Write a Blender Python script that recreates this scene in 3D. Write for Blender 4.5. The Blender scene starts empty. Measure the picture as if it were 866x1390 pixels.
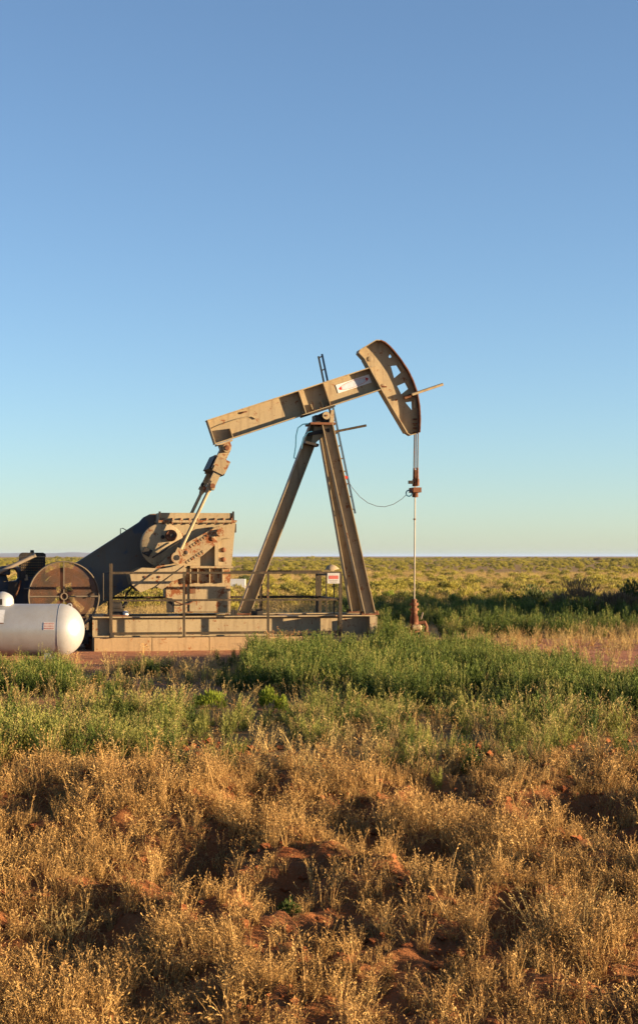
import bpy, bmesh, math, random
import numpy as np
from mathutils import Vector, Matrix, Euler, noise
from mathutils.geometry import tessellate_polygon

random.seed(7)
rng = np.random.default_rng(11)
scene = bpy.context.scene
COL = scene.collection
R = math.radians

# ------------------------------------------------------------------ camera
F, CX, HY, EYE = 2250.0, 433.0, 755.0, 1.63      # focal length in photo pixels, principal column, horizon row, eye height
cam_d = bpy.data.cameras.new('camera')
cam = bpy.data.objects.new('camera', cam_d)
COL.objects.link(cam)
cam.location = (0, 0, EYE)
cam.rotation_euler = (R(90), 0, 0)
cam_d.sensor_fit = 'VERTICAL'
cam_d.sensor_height = 36.0
cam_d.lens = F / 1390.0 * 36.0
cam_d.shift_y = 60.0 / 1390.0
cam_d.clip_start = 0.1
cam_d.clip_end = 80000
scene.camera = cam
scene.render.resolution_x, scene.render.resolution_y = 637, 1024

# ------------------------------------------------------------------ sky, sun, exposure
SUN_EL, SUN_AZ = 7.5, 9.0            # elevation; degrees the sun stands this side of straight right
world = bpy.data.worlds.new('World')
scene.world = world
world.use_nodes = True
wn, wl = world.node_tree.nodes, world.node_tree.links
bg = wn['Background']
sky = wn.new('ShaderNodeTexSky')
sky.sky_type = 'NISHITA'
sky.sun_disc = False
sky.sun_elevation = R(SUN_EL)
sky.sun_rotation = R(90 + SUN_AZ)
sky.altitude = 500
sky.air_density = 0.8
sky.dust_density = 0.4
sky.ozone_density = 2.65
hsv = wn.new('ShaderNodeHueSaturation')
hsv.inputs['Saturation'].default_value = 0.93
wl.new(sky.outputs[0], hsv.inputs['Color'])
wl.new(hsv.outputs[0], bg.inputs[0])
bg.inputs[1].default_value = 0.054

sun_d = bpy.data.lights.new('sun', 'SUN')
sun_d.energy = 5.0
sun_d.angle = R(0.53)
sun_d.color = (1.0, 0.74, 0.44)
sun = bpy.data.objects.new('sun', sun_d)
COL.objects.link(sun)
to_sun = Vector((math.cos(R(SUN_AZ)) * math.cos(R(SUN_EL)), -math.sin(R(SUN_AZ)) * math.cos(R(SUN_EL)), math.sin(R(SUN_EL))))
sun.rotation_euler = to_sun.to_track_quat('Z', 'Y').to_euler()
sun.location = (30, 0, 20)

vs = scene.view_settings
vs.view_transform = 'Standard'
vs.look = 'None'
vs.gamma = 1.0
vs.exposure = 2.2
vs.use_curve_mapping = False
scene.cycles.max_bounces = 5
scene.cycles.diffuse_bounces = 2
scene.cycles.transparent_max_bounces = 12

# ------------------------------------------------------------------ helpers
TH = R(11.0)
C_, S_ = math.cos(TH), math.sin(TH)
OX, OY = 0.0, 30.0

def U(px, py, y):
    """photo pixel -> point of the pumping unit's own frame on the plane at lateral offset y (negative = near side)"""
    a = (px - CX) / F
    x = (a * (OY + y * C_) - OX + y * S_) / (C_ - a * S_)
    t = OY + x * S_ + y * C_
    return Vector((x, y, EYE + (HY - py) / F * t))

def W(px, py, d):
    return Vector(((px - CX) / F * d, d, EYE + (HY - py) / F * d))

class MB:
    def __init__(s):
        s.v, s.f = [], []
    def add(s, vs_, fs):
        n = len(s.v)
        s.v += [tuple(v) for v in vs_]
        s.f += [tuple(i + n for i in f) for f in fs]
        return s
    def box(s, c, size, m=None):
        hx, hy, hz = size[0] / 2, size[1] / 2, size[2] / 2
        P = [Vector((x, y, z)) for x in (-hx, hx) for y in (-hy, hy) for z in (-hz, hz)]
        if m is not None:
            P = [m @ p for p in P]
        c = Vector(c)
        return s.add([c + p for p in P], [(0, 1, 3, 2), (4, 6, 7, 5), (0, 4, 5, 1), (2, 3, 7, 6), (0, 2, 6, 4), (1, 5, 7, 3)])
    def span(s, a, b):
        a, b = Vector(a), Vector(b)
        return s.box((a + b) / 2, [abs(q) for q in (b - a)])
    def prism(s, pts, y0, y1, holes=()):
        """polygon in the x-z plane pushed from y0 to y1"""
        loops = [[(p[0], p[-1]) for p in pts]] + [[(p[0], p[-1]) for p in h] for h in holes]
        flat = [q for l in loops for q in l]
        n = len(flat)
        tris = tessellate_polygon([[Vector((q[0], q[1], 0)) for q in l] for l in loops])
        vs_ = [(q[0], y0, q[1]) for q in flat] + [(q[0], y1, q[1]) for q in flat]
        fs = [tuple(t) for t in tris] + [tuple(i + n for i in reversed(t)) for t in tris]
        o = 0
        for l in loops:
            k = len(l)
            for i in range(k):
                j = (i + 1) % k
                fs.append((o + i, o + j, o + j + n, o + i + n))
            o += k
        return s.add(vs_, fs)
    def tube(s, pts, r, n=8, cap=True):
        pts = [Vector(p) for p in pts]
        rs = r if isinstance(r, (list, tuple)) else [r] * len(pts)
        vs_, fs = [], []
        ref = None
        for i, p in enumerate(pts):
            d = (pts[min(i + 1, len(pts) - 1)] - pts[max(i - 1, 0)]).normalized()
            if ref is None:
                ref = d.orthogonal().normalized()
            ref = (ref - d * ref.dot(d)).normalized()
            b = d.cross(ref)
            for k in range(n):
                a = 2 * math.pi * k / n
                vs_.append(p + (ref * math.cos(a) + b * math.sin(a)) * rs[i])
        for i in range(len(pts) - 1):
            for k in range(n):
                k2 = (k + 1) % n
                fs.append((i * n + k, i * n + k2, (i + 1) * n + k2, (i + 1) * n + k))
        if cap:
            fs.append(tuple(range(n - 1, -1, -1)))
            fs.append(tuple(range((len(pts) - 1) * n, len(pts) * n)))
        return s.add(vs_, fs)
    def ring(s, c, axis, r, w, n=40, k=6):
        """torus"""
        c, axis = Vector(c), Vector(axis).normalized()
        e1 = axis.orthogonal().normalized(); e2 = axis.cross(e1)
        vs_, fs = [], []
        for i in range(n):
            a = 2 * math.pi * i / n
            d = e1 * math.cos(a) + e2 * math.sin(a)
            for j in range(k):
                b = 2 * math.pi * j / k
                vs_.append(c + d * (r + w * math.cos(b)) + axis * (w * math.sin(b)))
        for i in range(n):
            for j in range(k):
                i2, j2 = (i + 1) % n, (j + 1) % k
                fs.append((i * k + j, i2 * k + j, i2 * k + j2, i * k + j2))
        return s.add(vs_, fs)
    def lathe(s, c, axis, prof, n=32, closed=True):
        """prof: list of (distance along axis, radius)"""
        c, axis = Vector(c), Vector(axis).normalized()
        e1 = axis.orthogonal().normalized(); e2 = axis.cross(e1)
        vs_, fs = [], []
        for t, r in prof:
            for i in range(n):
                a = 2 * math.pi * i / n
                vs_.append(c + axis * t + (e1 * math.cos(a) + e2 * math.sin(a)) * r)
        for j in range(len(prof) - 1):
            for i in range(n):
                i2 = (i + 1) % n
                fs.append((j * n + i, j * n + i2, (j + 1) * n + i2, (j + 1) * n + i))
        if closed:
            fs.append(tuple(range(n - 1, -1, -1)))
            fs.append(tuple(range((len(prof) - 1) * n, len(prof) * n)))
        return s.add(vs_, fs)
    def bar(s, p0, p1, side, w, t):
        """rectangular bar from p0 to p1; w measured along side, t across"""
        p0, p1 = Vector(p0), Vector(p1)
        d = (p1 - p0); L = d.length; d.normalize()
        e = Vector(side); e = (e - d * e.dot(d)).normalized()
        g = d.cross(e)
        m = Matrix((d, e, g)).transposed()
        return s.box((p0 + p1) / 2, (L, w, t), m)
    def ibeam(s, p0, p1, side, depth, width, tf=0.016, tw=0.012):
        """web normal = side; flanges stand off along the third axis"""
        p0, p1 = Vector(p0), Vector(p1)
        d = (p1 - p0).normalized()
        e = Vector(side); e = (e - d * e.dot(d)).normalized()
        g = d.cross(e)
        s.bar(p0, p1, e, tw, depth - 2 * tf)
        for q in (-1, 1):
            o = g * (q * (depth - tf) / 2)
            s.bar(p0 + o, p1 + o, e, width, tf)
        return s
    def build(s, name, mat, parent=None, smooth=None, kind=None):
        me = bpy.data.meshes.new(name)
        me.from_pydata(s.v, [], s.f)
        bm = bmesh.new(); bm.from_mesh(me)
        bmesh.ops.recalc_face_normals(bm, faces=bm.faces)
        bm.to_mesh(me); bm.free()
        if smooth:
            me.shade_smooth()
            me.set_sharp_from_angle(angle=R(smooth))
        me.materials.append(mat)
        o = bpy.data.objects.new(name, me)
        COL.objects.link(o)
        if parent is not None:
            o.parent = parent
        if kind:
            o['kind'] = kind
        return o

def tag(o, label, cat, group=None):
    o['label'] = label; o['category'] = cat
    if group:
        o['group'] = group
    return o

def empty(name, loc, rz=0.0):
    o = bpy.data.objects.new(name, None)
    COL.objects.link(o)
    o.location = loc; o.rotation_euler = (0, 0, rz)
    o.empty_display_size = 0.3
    return o

# ------------------------------------------------------------------ materials
def nmat(name):
    m = bpy.data.materials.new(name)
    m.use_nodes = True
    n, l = m.node_tree.nodes, m.node_tree.links
    return m, n, l, n['Principled BSDF']

def tex_noise(n, l, scale, detail=4, rough=0.6, vec=None):
    t = n.new('ShaderNodeTexNoise')
    t.inputs['Scale'].default_value = scale
    t.inputs['Detail'].default_value = detail
    t.inputs['Roughness'].default_value = rough
    if vec is not None:
        l.new(vec, t.inputs['Vector'])
    return t.outputs['Fac']

def ramp(n, l, fac, a, b):
    r = n.new('ShaderNodeMapRange')
    r.inputs['From Min'].default_value = a
    r.inputs['From Max'].default_value = b
    l.new(fac, r.inputs['Value'])
    return r.outputs[0]

def mixc(n, l, fac, a, b):
    m = n.new('ShaderNodeMix'); m.data_type = 'RGBA'
    for sock, val in ((m.inputs['Factor'], fac), (m.inputs['A'], a), (m.inputs['B'], b)):
        if isinstance(val, bpy.types.NodeSocket):
            l.new(val, sock)
        elif isinstance(val, (int, float)):
            sock.default_value = val
        else:
            sock.default_value = (*val, 1)
    return m.outputs['Result']

def mathn(n, l, op, a, b):
    m = n.new('ShaderNodeMath'); m.operation = op
    for sock, val in ((m.inputs[0], a), (m.inputs[1], b)):
        if isinstance(val, bpy.types.NodeSocket):
            l.new(val, sock)
        else:
            sock.default_value = val
    return m.outputs[0]

def paint(name, col, rust=0.5, rough=0.55, rustcol=(0.16, 0.055, 0.02), streak=True, dirt=(0.135, 0.088, 0.05), blue=False):
    """weathered paint: mottled tint, rust spots, runs down the surface, fine bump"""
    m, n, l, p = nmat(name)
    tc = n.new('ShaderNodeTexCoord').outputs['Object']
    mp = n.new('ShaderNodeMapping'); mp.inputs['Scale'].default_value = (7, 7, 0.9)
    l.new(tc, mp.inputs['Vector'])
    big = tex_noise(n, l, 1.7, 5, 0.6, tc)
    mid = tex_noise(n, l, 6.5, 6, 0.65, tc)
    fine = tex_noise(n, l, 34, 4, 0.6, tc)
    run = tex_noise(n, l, 1.6, 5, 0.6, mp.outputs[0])
    c = mixc(n, l, ramp(n, l, big, 0.3, 0.72), [q * 0.86 for q in col], [min(1, q * 1.1) for q in col])
    c = mixc(n, l, mathn(n, l, 'MULTIPLY', ramp(n, l, fine, 0.45, 0.8), 0.3), c, dirt)
    if streak:
        c = mixc(n, l, mathn(n, l, 'MULTIPLY', ramp(n, l, run, 0.50, 0.74), 0.75 * min(1, rust * 1.4)), c, dirt)
    if blue:
        bl = ramp(n, l, tex_noise(n, l, 2.3, 3, 0.5, tc), 0.57, 0.63)
        c = mixc(n, l, mathn(n, l, 'MULTIPLY', bl, 0.6), c, (0.02, 0.05, 0.10))
    spots = mathn(n, l, 'MULTIPLY', mathn(n, l, 'ADD', mid, mathn(n, l, 'MULTIPLY', fine, 0.35)), 1.0)
    lo = 1.0 - 0.30 * rust
    rmask = ramp(n, l, spots, lo - 0.02, lo + 0.05)
    c = mixc(n, l, rmask, c, rustcol)
    l.new(c, p.inputs['Base Color'])
    rr = n.new('ShaderNodeMapRange')
    rr.inputs['To Min'].default_value = rough; rr.inputs['To Max'].default_value = 0.9
    l.new(rmask, rr.inputs['Value'])
    l.new(rr.outputs[0], p.inputs['Roughness'])
    bp = n.new('ShaderNodeBump'); bp.inputs['Strength'].default_value = 0.25; bp.inputs['Distance'].default_value = 0.01
    l.new(mid, bp.inputs['Height']); l.new(bp.outputs[0], p.inputs['Normal'])
    p.inputs['Specular IOR Level'].default_value = 0.2
    return m

M = {}
M['tan'] = paint('tan_paint', (0.275, 0.213, 0.126), 0.66)
M['tan_rusty'] = paint('tan_paint_rusty', (0.275, 0.207, 0.118), 1.0)
M['guard'] = paint('guard_paint', (0.115, 0.105, 0.088), 0.5, blue=True)
M['rail'] = paint('rail_paint', (0.034, 0.026, 0.016), 0.5)
M['rust'] = paint('rust', (0.13, 0.05, 0.024), 0.9, 0.85, (0.07, 0.025, 0.012))
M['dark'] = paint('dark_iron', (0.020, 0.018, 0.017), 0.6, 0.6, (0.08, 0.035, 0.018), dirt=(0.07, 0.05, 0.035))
M['engine_blue'] = paint('engine_blue', (0.025, 0.035, 0.055), 0.6, 0.5, (0.08, 0.035, 0.018), dirt=(0.07, 0.05, 0.035))
M['concrete'] = paint('concrete', (0.30, 0.205, 0.11), 0.66, 0.9, (0.20, 0.085, 0.03))
M['white'] = paint('tank_paint', (0.37, 0.37, 0.37), 0.28, 0.36, (0.25, 0.14, 0.08), dirt=(0.32, 0.28, 0.22))
M['plate'] = paint('white_plate', (0.55, 0.55, 0.55), 0.1, 0.45)
M['red'] = paint('red_paint', (0.42, 0.025, 0.02), 0.1, 0.45)
M['pinkish'] = paint('label_paper', (0.50, 0.43, 0.40), 0.1, 0.6)
M['bluehose'] = paint('blue_hose', (0.02, 0.10, 0.18), 0.1, 0.5)
M['cable'] = paint('steel_cable', (0.055, 0.040, 0.032), 0.7, 0.5)
M['steel'] = paint('bright_rod', (0.22, 0.18, 0.135), 0.3, 0.35)
M['cage'] = paint('cage_steel', (0.13, 0.105, 0.075), 0.6, 0.5)
M['ladder_shade_blue'] = paint('ladder_shade_blue', (0.03, 0.06, 0.10), 0.3, 0.5)  # bluish shade on one stile put into its colour
M['dull_white'] = paint('dull_white', (0.36, 0.35, 0.34), 0.2)
M['faded_red'] = paint('faded_red', (0.36, 0.085, 0.07), 0.1)
M['grey'] = paint('grey_letter', (0.20, 0.18, 0.16), 0.1)

def mesh_screen():
    """wire screen: rusty wires with open holes between"""
    m, n, l, p = nmat('wire_screen')
    tc = n.new('ShaderNodeTexCoord').outputs['Object']
    c = mixc(n, l, ramp(n, l, tex_noise(n, l, 4, 4, 0.6, tc), 0.35, 0.7), (0.075, 0.05, 0.03), (0.19, 0.078, 0.034))
    l.new(c, p.inputs['Base Color']); p.inputs['Roughness'].default_value = 0.8
    sx = n.new('ShaderNodeSeparateXYZ'); l.new(tc, sx.inputs[0])
    def wires(o):
        return mathn(n, l, 'LESS_THAN', mathn(n, l, 'FRACT', mathn(n, l, 'MULTIPLY', o, 90.0), 0), 0.29)
    w = mathn(n, l, 'MAXIMUM', wires(sx.outputs[0]), wires(sx.outputs[2]))
    l.new(w, p.inputs['Alpha'])
    return m
M['screen'] = mesh_screen()

def foliage(name, c1, c2, trans=0.35, tipcol=None, hmax=0.5):
    m, n, l, p = nmat(name)
    at = n.new('ShaderNodeAttribute'); at.attribute_name = 'tint'
    oi = n.new('ShaderNodeObjectInfo')
    f = mathn(n, l, 'ADD', mathn(n, l, 'MULTIPLY', at.outputs['Fac'], 0.6), mathn(n, l, 'MULTIPLY', oi.outputs['Random'], 0.4))
    c = mixc(n, l, f, c1, c2)
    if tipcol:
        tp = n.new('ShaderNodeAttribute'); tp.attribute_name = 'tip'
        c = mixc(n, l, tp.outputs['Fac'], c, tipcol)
    l.new(c, p.inputs['Base Color'])
    p.inputs['Roughness'].default_value = 0.7
    p.inputs['Specular IOR Level'].default_value = 0.2
    tr = n.new('ShaderNodeBsdfTranslucent'); l.new(c, tr.inputs['Color'])
    mx = n.new('ShaderNodeMixShader'); mx.inputs[0].default_value = trans
    l.new(p.outputs[0], mx.inputs[1]); l.new(tr.outputs[0], mx.inputs[2])
    out = [q for q in n if q.type == 'OUTPUT_MATERIAL'][0]
    l.new(mx.outputs[0], out.inputs['Surface'])
    return m

M['dry'] = foliage('dry_grass', (0.13, 0.055, 0.013), (0.56, 0.355, 0.125), 0.2)
M['dead_stem'] = foliage('dead_stems', (0.055, 0.030, 0.012), (0.16, 0.095, 0.04), 0.1)
M['dry_far'] = foliage('dry_grass_pale', (0.22, 0.145, 0.055), (0.44, 0.32, 0.12), 0.25)
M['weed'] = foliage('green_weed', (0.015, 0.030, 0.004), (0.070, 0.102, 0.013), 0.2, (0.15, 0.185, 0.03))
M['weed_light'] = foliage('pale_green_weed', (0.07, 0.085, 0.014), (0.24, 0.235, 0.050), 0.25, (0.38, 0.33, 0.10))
M['lime'] = foliage('lime_shrub', (0.13, 0.17, 0.015), (0.24, 0.28, 0.03), 0.35)
M['sage'] = foliage('field_shrub', (0.13, 0.125, 0.022), (0.36, 0.30, 0.05), 0.3)
M['sage_mid'] = foliage('mid_shrub', (0.08, 0.085, 0.018), (0.22, 0.20, 0.04), 0.3)
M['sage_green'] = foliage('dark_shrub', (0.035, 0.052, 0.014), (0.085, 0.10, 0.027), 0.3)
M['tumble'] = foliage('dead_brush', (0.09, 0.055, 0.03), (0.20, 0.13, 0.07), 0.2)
M['dock'] = foliage('brown_seed_heads', (0.22, 0.09, 0.03), (0.40, 0.20, 0.07), 0.25)

def ground_mat():
    m, n, l, p = nmat('ground_soil')
    tc = n.new('ShaderNodeTexCoord').outputs['Object']
    a = tex_noise(n, l, 0.8, 6, 0.6, tc); b = tex_noise(n, l, 7, 6, 0.7, tc); c_ = tex_noise(n, l, 45, 4, 0.7, tc)
    soil = mixc(n, l, ramp(n, l, a, 0.3, 0.7), (0.13, 0.038, 0.013), (0.25, 0.088, 0.032))
    soil = mixc(n, l, mathn(n, l, 'MULTIPLY', ramp(n, l, b, 0.42, 0.75), 0.55), soil, (0.10, 0.032, 0.012))
    soil = mixc(n, l, mathn(n, l, 'MULTIPLY', ramp(n, l, c_, 0.5, 0.75), 0.4), soil, (0.30, 0.14, 0.06))
    pa = n.new('ShaderNodeAttribute'); pa.attribute_name = 'pad'
    soil = mixc(n, l, pa.outputs['Fac'], soil, mixc(n, l, ramp(n, l, b, 0.35, 0.7), (0.26, 0.092, 0.042), (0.44, 0.215, 0.115)))
    litter = mixc(n, l, b, (0.17, 0.10, 0.035), (0.34, 0.235, 0.09))
    at = n.new('ShaderNodeAttribute'); at.attribute_name = 'litter'
    f = mathn(n, l, 'MULTIPLY', at.outputs['Fac'], ramp(n, l, mathn(n, l, 'ADD', mathn(n, l, 'MULTIPLY', a, 0.5), mathn(n, l, 'MULTIPLY', b, 0.5)), 0.36, 0.5))
    col = mixc(n, l, f, soil, litter)
    l.new(col, p.inputs['Base Color'])
    p.inputs['Roughness'].default_value = 0.95
    p.inputs['Specular IOR Level'].default_value = 0.1
    bp = n.new('ShaderNodeBump'); bp.inputs['Strength'].default_value = 0.6; bp.inputs['Distance'].default_value = 0.02
    l.new(c_, bp.inputs['Height']); l.new(bp.outputs[0], p.inputs['Normal'])
    return m
M['ground'] = ground_mat()

# ------------------------------------------------------------------ ground
def vnoise(x, y, seed):
    """smooth value noise on arrays"""
    xi, yi = np.floor(x).astype(np.int64), np.floor(y).astype(np.int64)
    xf, yf = x - xi, y - yi
    u, v = xf * xf * (3 - 2 * xf), yf * yf * (3 - 2 * yf)
    def h(i, j):
        k = (i * 374761393 + j * 668265263 + seed * 1442695041) & 0x7fffffff
        k = ((k ^ (k >> 13)) * 1274126177) & 0x7fffffff
        return ((k ^ (k >> 16)) & 0xffff) / 65535.0
    return (h(xi, yi) * (1 - u) + h(xi + 1, yi) * u) * (1 - v) + (h(xi, yi + 1) * (1 - u) + h(xi + 1, yi + 1) * u) * v

def fbm(x, y, seed, o=4):
    s, a, t = 0, 1.0, 0
    for k in range(o):
        s = s + a * vnoise(x * 2 ** k, y * 2 ** k, seed + k); t += a; a *= 0.5
    return s / t

HOLES = []     # (x, y, radius x, radius y, depth) hollows in the bank, placed by eye from the photograph
def hole(px, py, d, rx, ry, dep):
    d -= 0.3
    HOLES.append(((px - CX) / F * d, d, rx, ry, dep * 1.3))
hole(785, 1105, 12.1, 0.34, 0.42, 0.16)
hole(850, 1150, 11.4, 0.30, 0.35, 0.14)
hole(275, 1190, 10.7, 0.16, 0.45, 0.15)
hole(385, 1225, 10.2, 0.20, 0.35, 0.15)
hole(600, 1090, 12.4, 0.26, 0.4, 0.12)
hole(480, 1150, 11.3, 0.18, 0.3, 0.12)
hole(130, 1270, 9.6, 0.28, 0.4, 0.13)
hole(265, 1050, 13.4, 0.30, 0.3, 0.12)
hole(590, 1180, 10.8, 0.22, 0.35, 0.12)
hole(460, 1270, 9.6, 0.20, 0.3, 0.14)
hole(60, 1110, 12.0, 0.25, 0.35, 0.12)
hole(700, 1260, 9.7, 0.20, 0.3, 0.12)

def height(x, y):
    x = np.asarray(x, float); y = np.asarray(y, float)
    yy = y + 0.9 * (fbm(x * 0.35 + 5, y * 0.2, 3) - 0.5)
    t = np.clip((13.1 - yy) / 6.0, 0, 1)
    z = -0.80 * t ** 1.15
    rise = np.clip((5.5 - y) / 3.5, 0, 1)
    z = z + rise * rise * (3 - 2 * rise) * 0.82
    bank = np.clip((13.5 - y) / 0.8, 0, 1) * np.clip((y - 3.5) / 1.5, 0, 1)
    z = z + bank * (0.22 * (fbm(x * 1.3, y * 1.3, 21) - 0.5) + 0.20 * (fbm(x * 4.5, y * 4.5, 31, 3) - 0.5) + 0.05 * (fbm(x * 13, y * 13, 35, 2) - 0.5))
    for hx, hy, rx, ry, dep in HOLES:
        q = ((x - hx) / rx) ** 2 + ((y - hy) / ry) ** 2
        z = z - dep * np.exp(-q * q)
    pad = np.clip((np.abs(y - 29) - 4) / 3, 0, 1)
    z = z + (1 - bank) * 0.05 * (fbm(x * 0.9, y * 0.9, 41) - 0.5) * (0.4 + pad)
    far = np.clip((y - 45) / 60, 0, 1)
    z = z + far * 0.5 * (fbm(x * 0.03, y * 0.02, 51) - 0.5)
    z = z + np.clip((y - 150) / 500, 0, 1) * 1.6 * (fbm(x * 0.006, y * 0.004, 61) - 0.5)
    z = np.where(y > 1200, z - np.clip((y - 1200) / 800, 0, 1) * (z + 0.2), z)
    return z

def axis_lines(fine0, fine1, step, lo, hi, g=1.07):
    a = list(np.arange(fine0, fine1, step))
    q, s = a[-1], step
    while q < hi:
        s *= g; q += s; a.append(min(q, hi))
    q, s = a[0], step
    b = []
    while q > lo:
        s *= g; q -= s; b.append(max(q, lo))
    return np.array(b[::-1] + a)

xs = axis_lines(-4.2, 4.6, 0.04, -30000, 30000, 1.055)
ys = axis_lines(7.6, 15.4, 0.04, -60, 32000, 1.022)
GX, GY = np.meshgrid(xs, ys)
GZ = height(GX, GY)
nx, ny = len(xs), len(ys)
me = bpy.data.meshes.new('ground')
me.vertices.add(nx * ny)
me.vertices.foreach_set('co', np.stack([GX, GY, GZ], -1).ravel())
ii = (np.arange(ny - 1)[:, None] * nx + np.arange(nx - 1)[None, :]).ravel()
quads = np.stack([ii, ii + 1, ii + nx + 1, ii + nx], -1)
me.loops.add(quads.size); me.polygons.add(len(quads))
me.loops.foreach_set('vertex_index', quads.ravel())
me.polygons.foreach_set('loop_start', np.arange(0, quads.size, 4))
me.update(calc_edges=True)
lit = np.clip((GY - 31.5) / 3, 0, 1) + 0.75 * np.clip((16.0 - GY) / 1.5, 0, 1) * np.clip((GY - 12.0) / 1.2, 0, 1) + 0.12 * (GY < 12.0)
lit = np.maximum(lit, 0.6 * ((GY > 15) & (GY < 20)))
at = me.attributes.new('litter', 'FLOAT', 'POINT')
at.data.foreach_set('value', np.clip(lit, 0, 1).ravel())
at = me.attributes.new('pad', 'FLOAT', 'POINT')
at.data.foreach_set('value', np.clip((GY - 17) / 3, 0, 1).ravel())
me.materials.append(M['ground'])
me.shade_smooth()
ground = bpy.data.objects.new('ground', me)
COL.objects.link(ground)
ground['kind'] = 'structure'
print('ground verts', nx * ny)

def gz(x, y):
    return float(height(np.array([x]), np.array([y]))[0])

# ------------------------------------------------------------------ far hills on the left horizon
m, n_, l_, p_ = nmat('hill_rock')
l_.new(mixc(n_, l_, tex_noise(n_, l_, 0.002, 5), (0.10, 0.09, 0.07), (0.19, 0.15, 0.11)), p_.inputs['Base Color'])
p_.inputs['Roughness'].default_value = 1.0
mb = MB()
HD, K = 8500.0, 90
for row, (dd, sc) in enumerate(((-600, 0.0), (0, 1.0), (700, 0.55), (1800, 0.0))):
    for i in range(K):
        px = -420 + i * 7.0
        prof = max(0.0, 0.35 + 0.65 * math.exp(-((px - 60) / 120) ** 2)) * (1.0 if px < 150 else max(0.0, 1 - (px - 150) / 30))
        hgt = (5.4 * prof + 3.0 * (fbm(np.array([px * 0.03 + row]), np.array([row * 3.0]), 5)[0] - 0.4) * prof) / F * HD
        d = HD + dd
        mb.v.append(((px - CX) / F * d, d, -1 + sc * max(hgt, 0) + 0.0))
for r_ in range(3):
    for i in range(K - 1):
        a = r_ * K + i
        mb.f.append((a, a + 1, a + K + 1, a + K))
hills = mb.build('hills', m, smooth=60)
hills['kind'] = 'structure'

# ------------------------------------------------------------------ pumping unit
unit = empty('pumpjack', (OX, OY, 0), TH)
tag(unit, 'tan steel oil pumpjack with raised horsehead, standing on its skid in the weeds', 'pumpjack')
SIDE = Vector((0, 1, 0))
SK_B, SK_T = 0.236, 0.585

# skid
xl, xr = U(126, 835, -0.6).x, U(508, 835, -0.6).x
def skid(y):
    b = MB(); b.ibeam((xl, y, (SK_B + SK_T) / 2), (xr, y, (SK_B + SK_T) / 2), SIDE, SK_T - SK_B, 0.20, 0.02, 0.014)
    return b.build('skid_beam', M['tan'], unit)
near_skid, far_skid = skid(-0.6), skid(0.6)
for sgn, par in ((-1, near_skid), (1, far_skid)):
    yy = sgn * 0.6
    ya, yb_ = (-0.84, -0.53) if sgn < 0 else (0.53, 0.84)
    MB().span((xr - 0.135, ya, SK_B + 0.021), (xr - 0.002, yb_, SK_T - 0.021)).build('deep_end_plate', M['tan'], par)  # end plate drawn out past the flanges to lengthen its shadow on the web
    for q in (0.06,):
        x = xl + (xr - xl) * q
        MB().span((x, yy + sgn * 0.008, SK_B + 0.021), (x + 0.012, yy + sgn * 0.085, SK_T - 0.021)).build('stiffener', M['tan'], par)
for q in (0.03, 0.30, 0.52, 0.70, 0.965):
    x = xl + (xr - xl) * q
    MB().span((x - 0.09, -0.50, SK_B + 0.05), (x + 0.09, 0.50, SK_T - 0.012)).build('cross_member', M['tan_rusty'], unit)

# samson post
def leg(p0, p1, dep, wid, foot=True):
    b = MB(); b.ibeam(p0, p1, SIDE, dep, wid, 0.014, 0.012)
    o = b.build('post_leg', M['tan'], unit)
    if foot:
        f = MB(); f.box((p1[0], p1[1], SK_T + 0.012), (dep + 0.12, wid + 0.02, 0.022))
        for s1 in (-1, 1):
            for s2 in (-1, 1):
                f.lathe((p1[0] + s1 * (dep / 2 + 0.035), p1[1] + s2 * (wid / 2 - 0.03), SK_T + 0.02), (0, 0, 1), [(0, 0.018), (0.035, 0.018), (0.035, 0.01), (0.055, 0.01)], 6)
        f.build('foot_plate', M['rust'], o)
    return o
b0 = U(501, 834, -0.6); b0.z = SK_T + 0.02
leg(U(443.5, 577, -0.17), b0, 0.20, 0.20)
b1 = U(483, 832, 0.6); b1.z = SK_T + 0.02
leg(U(438.5, 577, 0.17), b1, 0.20, 0.20)
b2 = U(331, 831, 0.0); b2.z = SK_T + 0.02
leg(U(428.5, 577, 0.0), b2, 0.215, 0.215)
# brackets tying the rear leg to the front legs
ca, cb = U(421, 588, 0), U(444, 584, 0)
MB().bar(U(418, 589, -0.12), U(447, 584, -0.19), (0, 0, 1), 0.07, 0.02).build('tie_bracket', M['dark'], unit)
MB().prism([U(425, 580, 0), U(440, 580, 0), U(438, 592, 0), U(424, 604, 0), U(421, 601, 0)], -0.135, -0.115).build('gusset', M['tan'], unit)
t0, t1 = U(413, 600.5, -0.12), U(431, 605, -0.12)
MB().bar(t0, t1, (0, 1, 0), 0.26, 0.045).build('post_clamp', M['dark'], unit)
# top plate and saddle bearing
tp = U(436, 577, 0)
w = U(418, 577, 0).x, U(451.5, 577, 0).x
MB().span((w[0], -0.27, tp.z - 0.012), (w[1], 0.27, tp.z + 0.028)).build('top_plate', M['rust'], unit)
sc_ = U(438.5, 566, -0.0)
sb = MB()
sb.lathe((sc_.x, -0.30, sc_.z), (0, 1, 0), [(0, 0.075), (0.6, 0.075)], 20)
sb.span((sc_.x - 0.17, -0.18, tp.z + 0.029), (sc_.x + 0.11, 0.18, sc_.z + 0.02))
sadd = sb.build('saddle_bearing', M['dark'], unit, 40)
for yy in (-0.315, 0.30):
    MB().lathe((sc_.x, yy, sc_.z), (0, 1, 0), [(0, 0.03), (0.0, 0.068), (0.014, 0.068)], 20).build('bearing_cap', M['tan'], sadd, 40)
    MB().lathe((sc_.x, yy - 0.012, sc_.z), (0, 1, 0), [(0, 0.018), (0.012, 0.018)], 10).build('cap_bolt', M['rust'], sadd)
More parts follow.
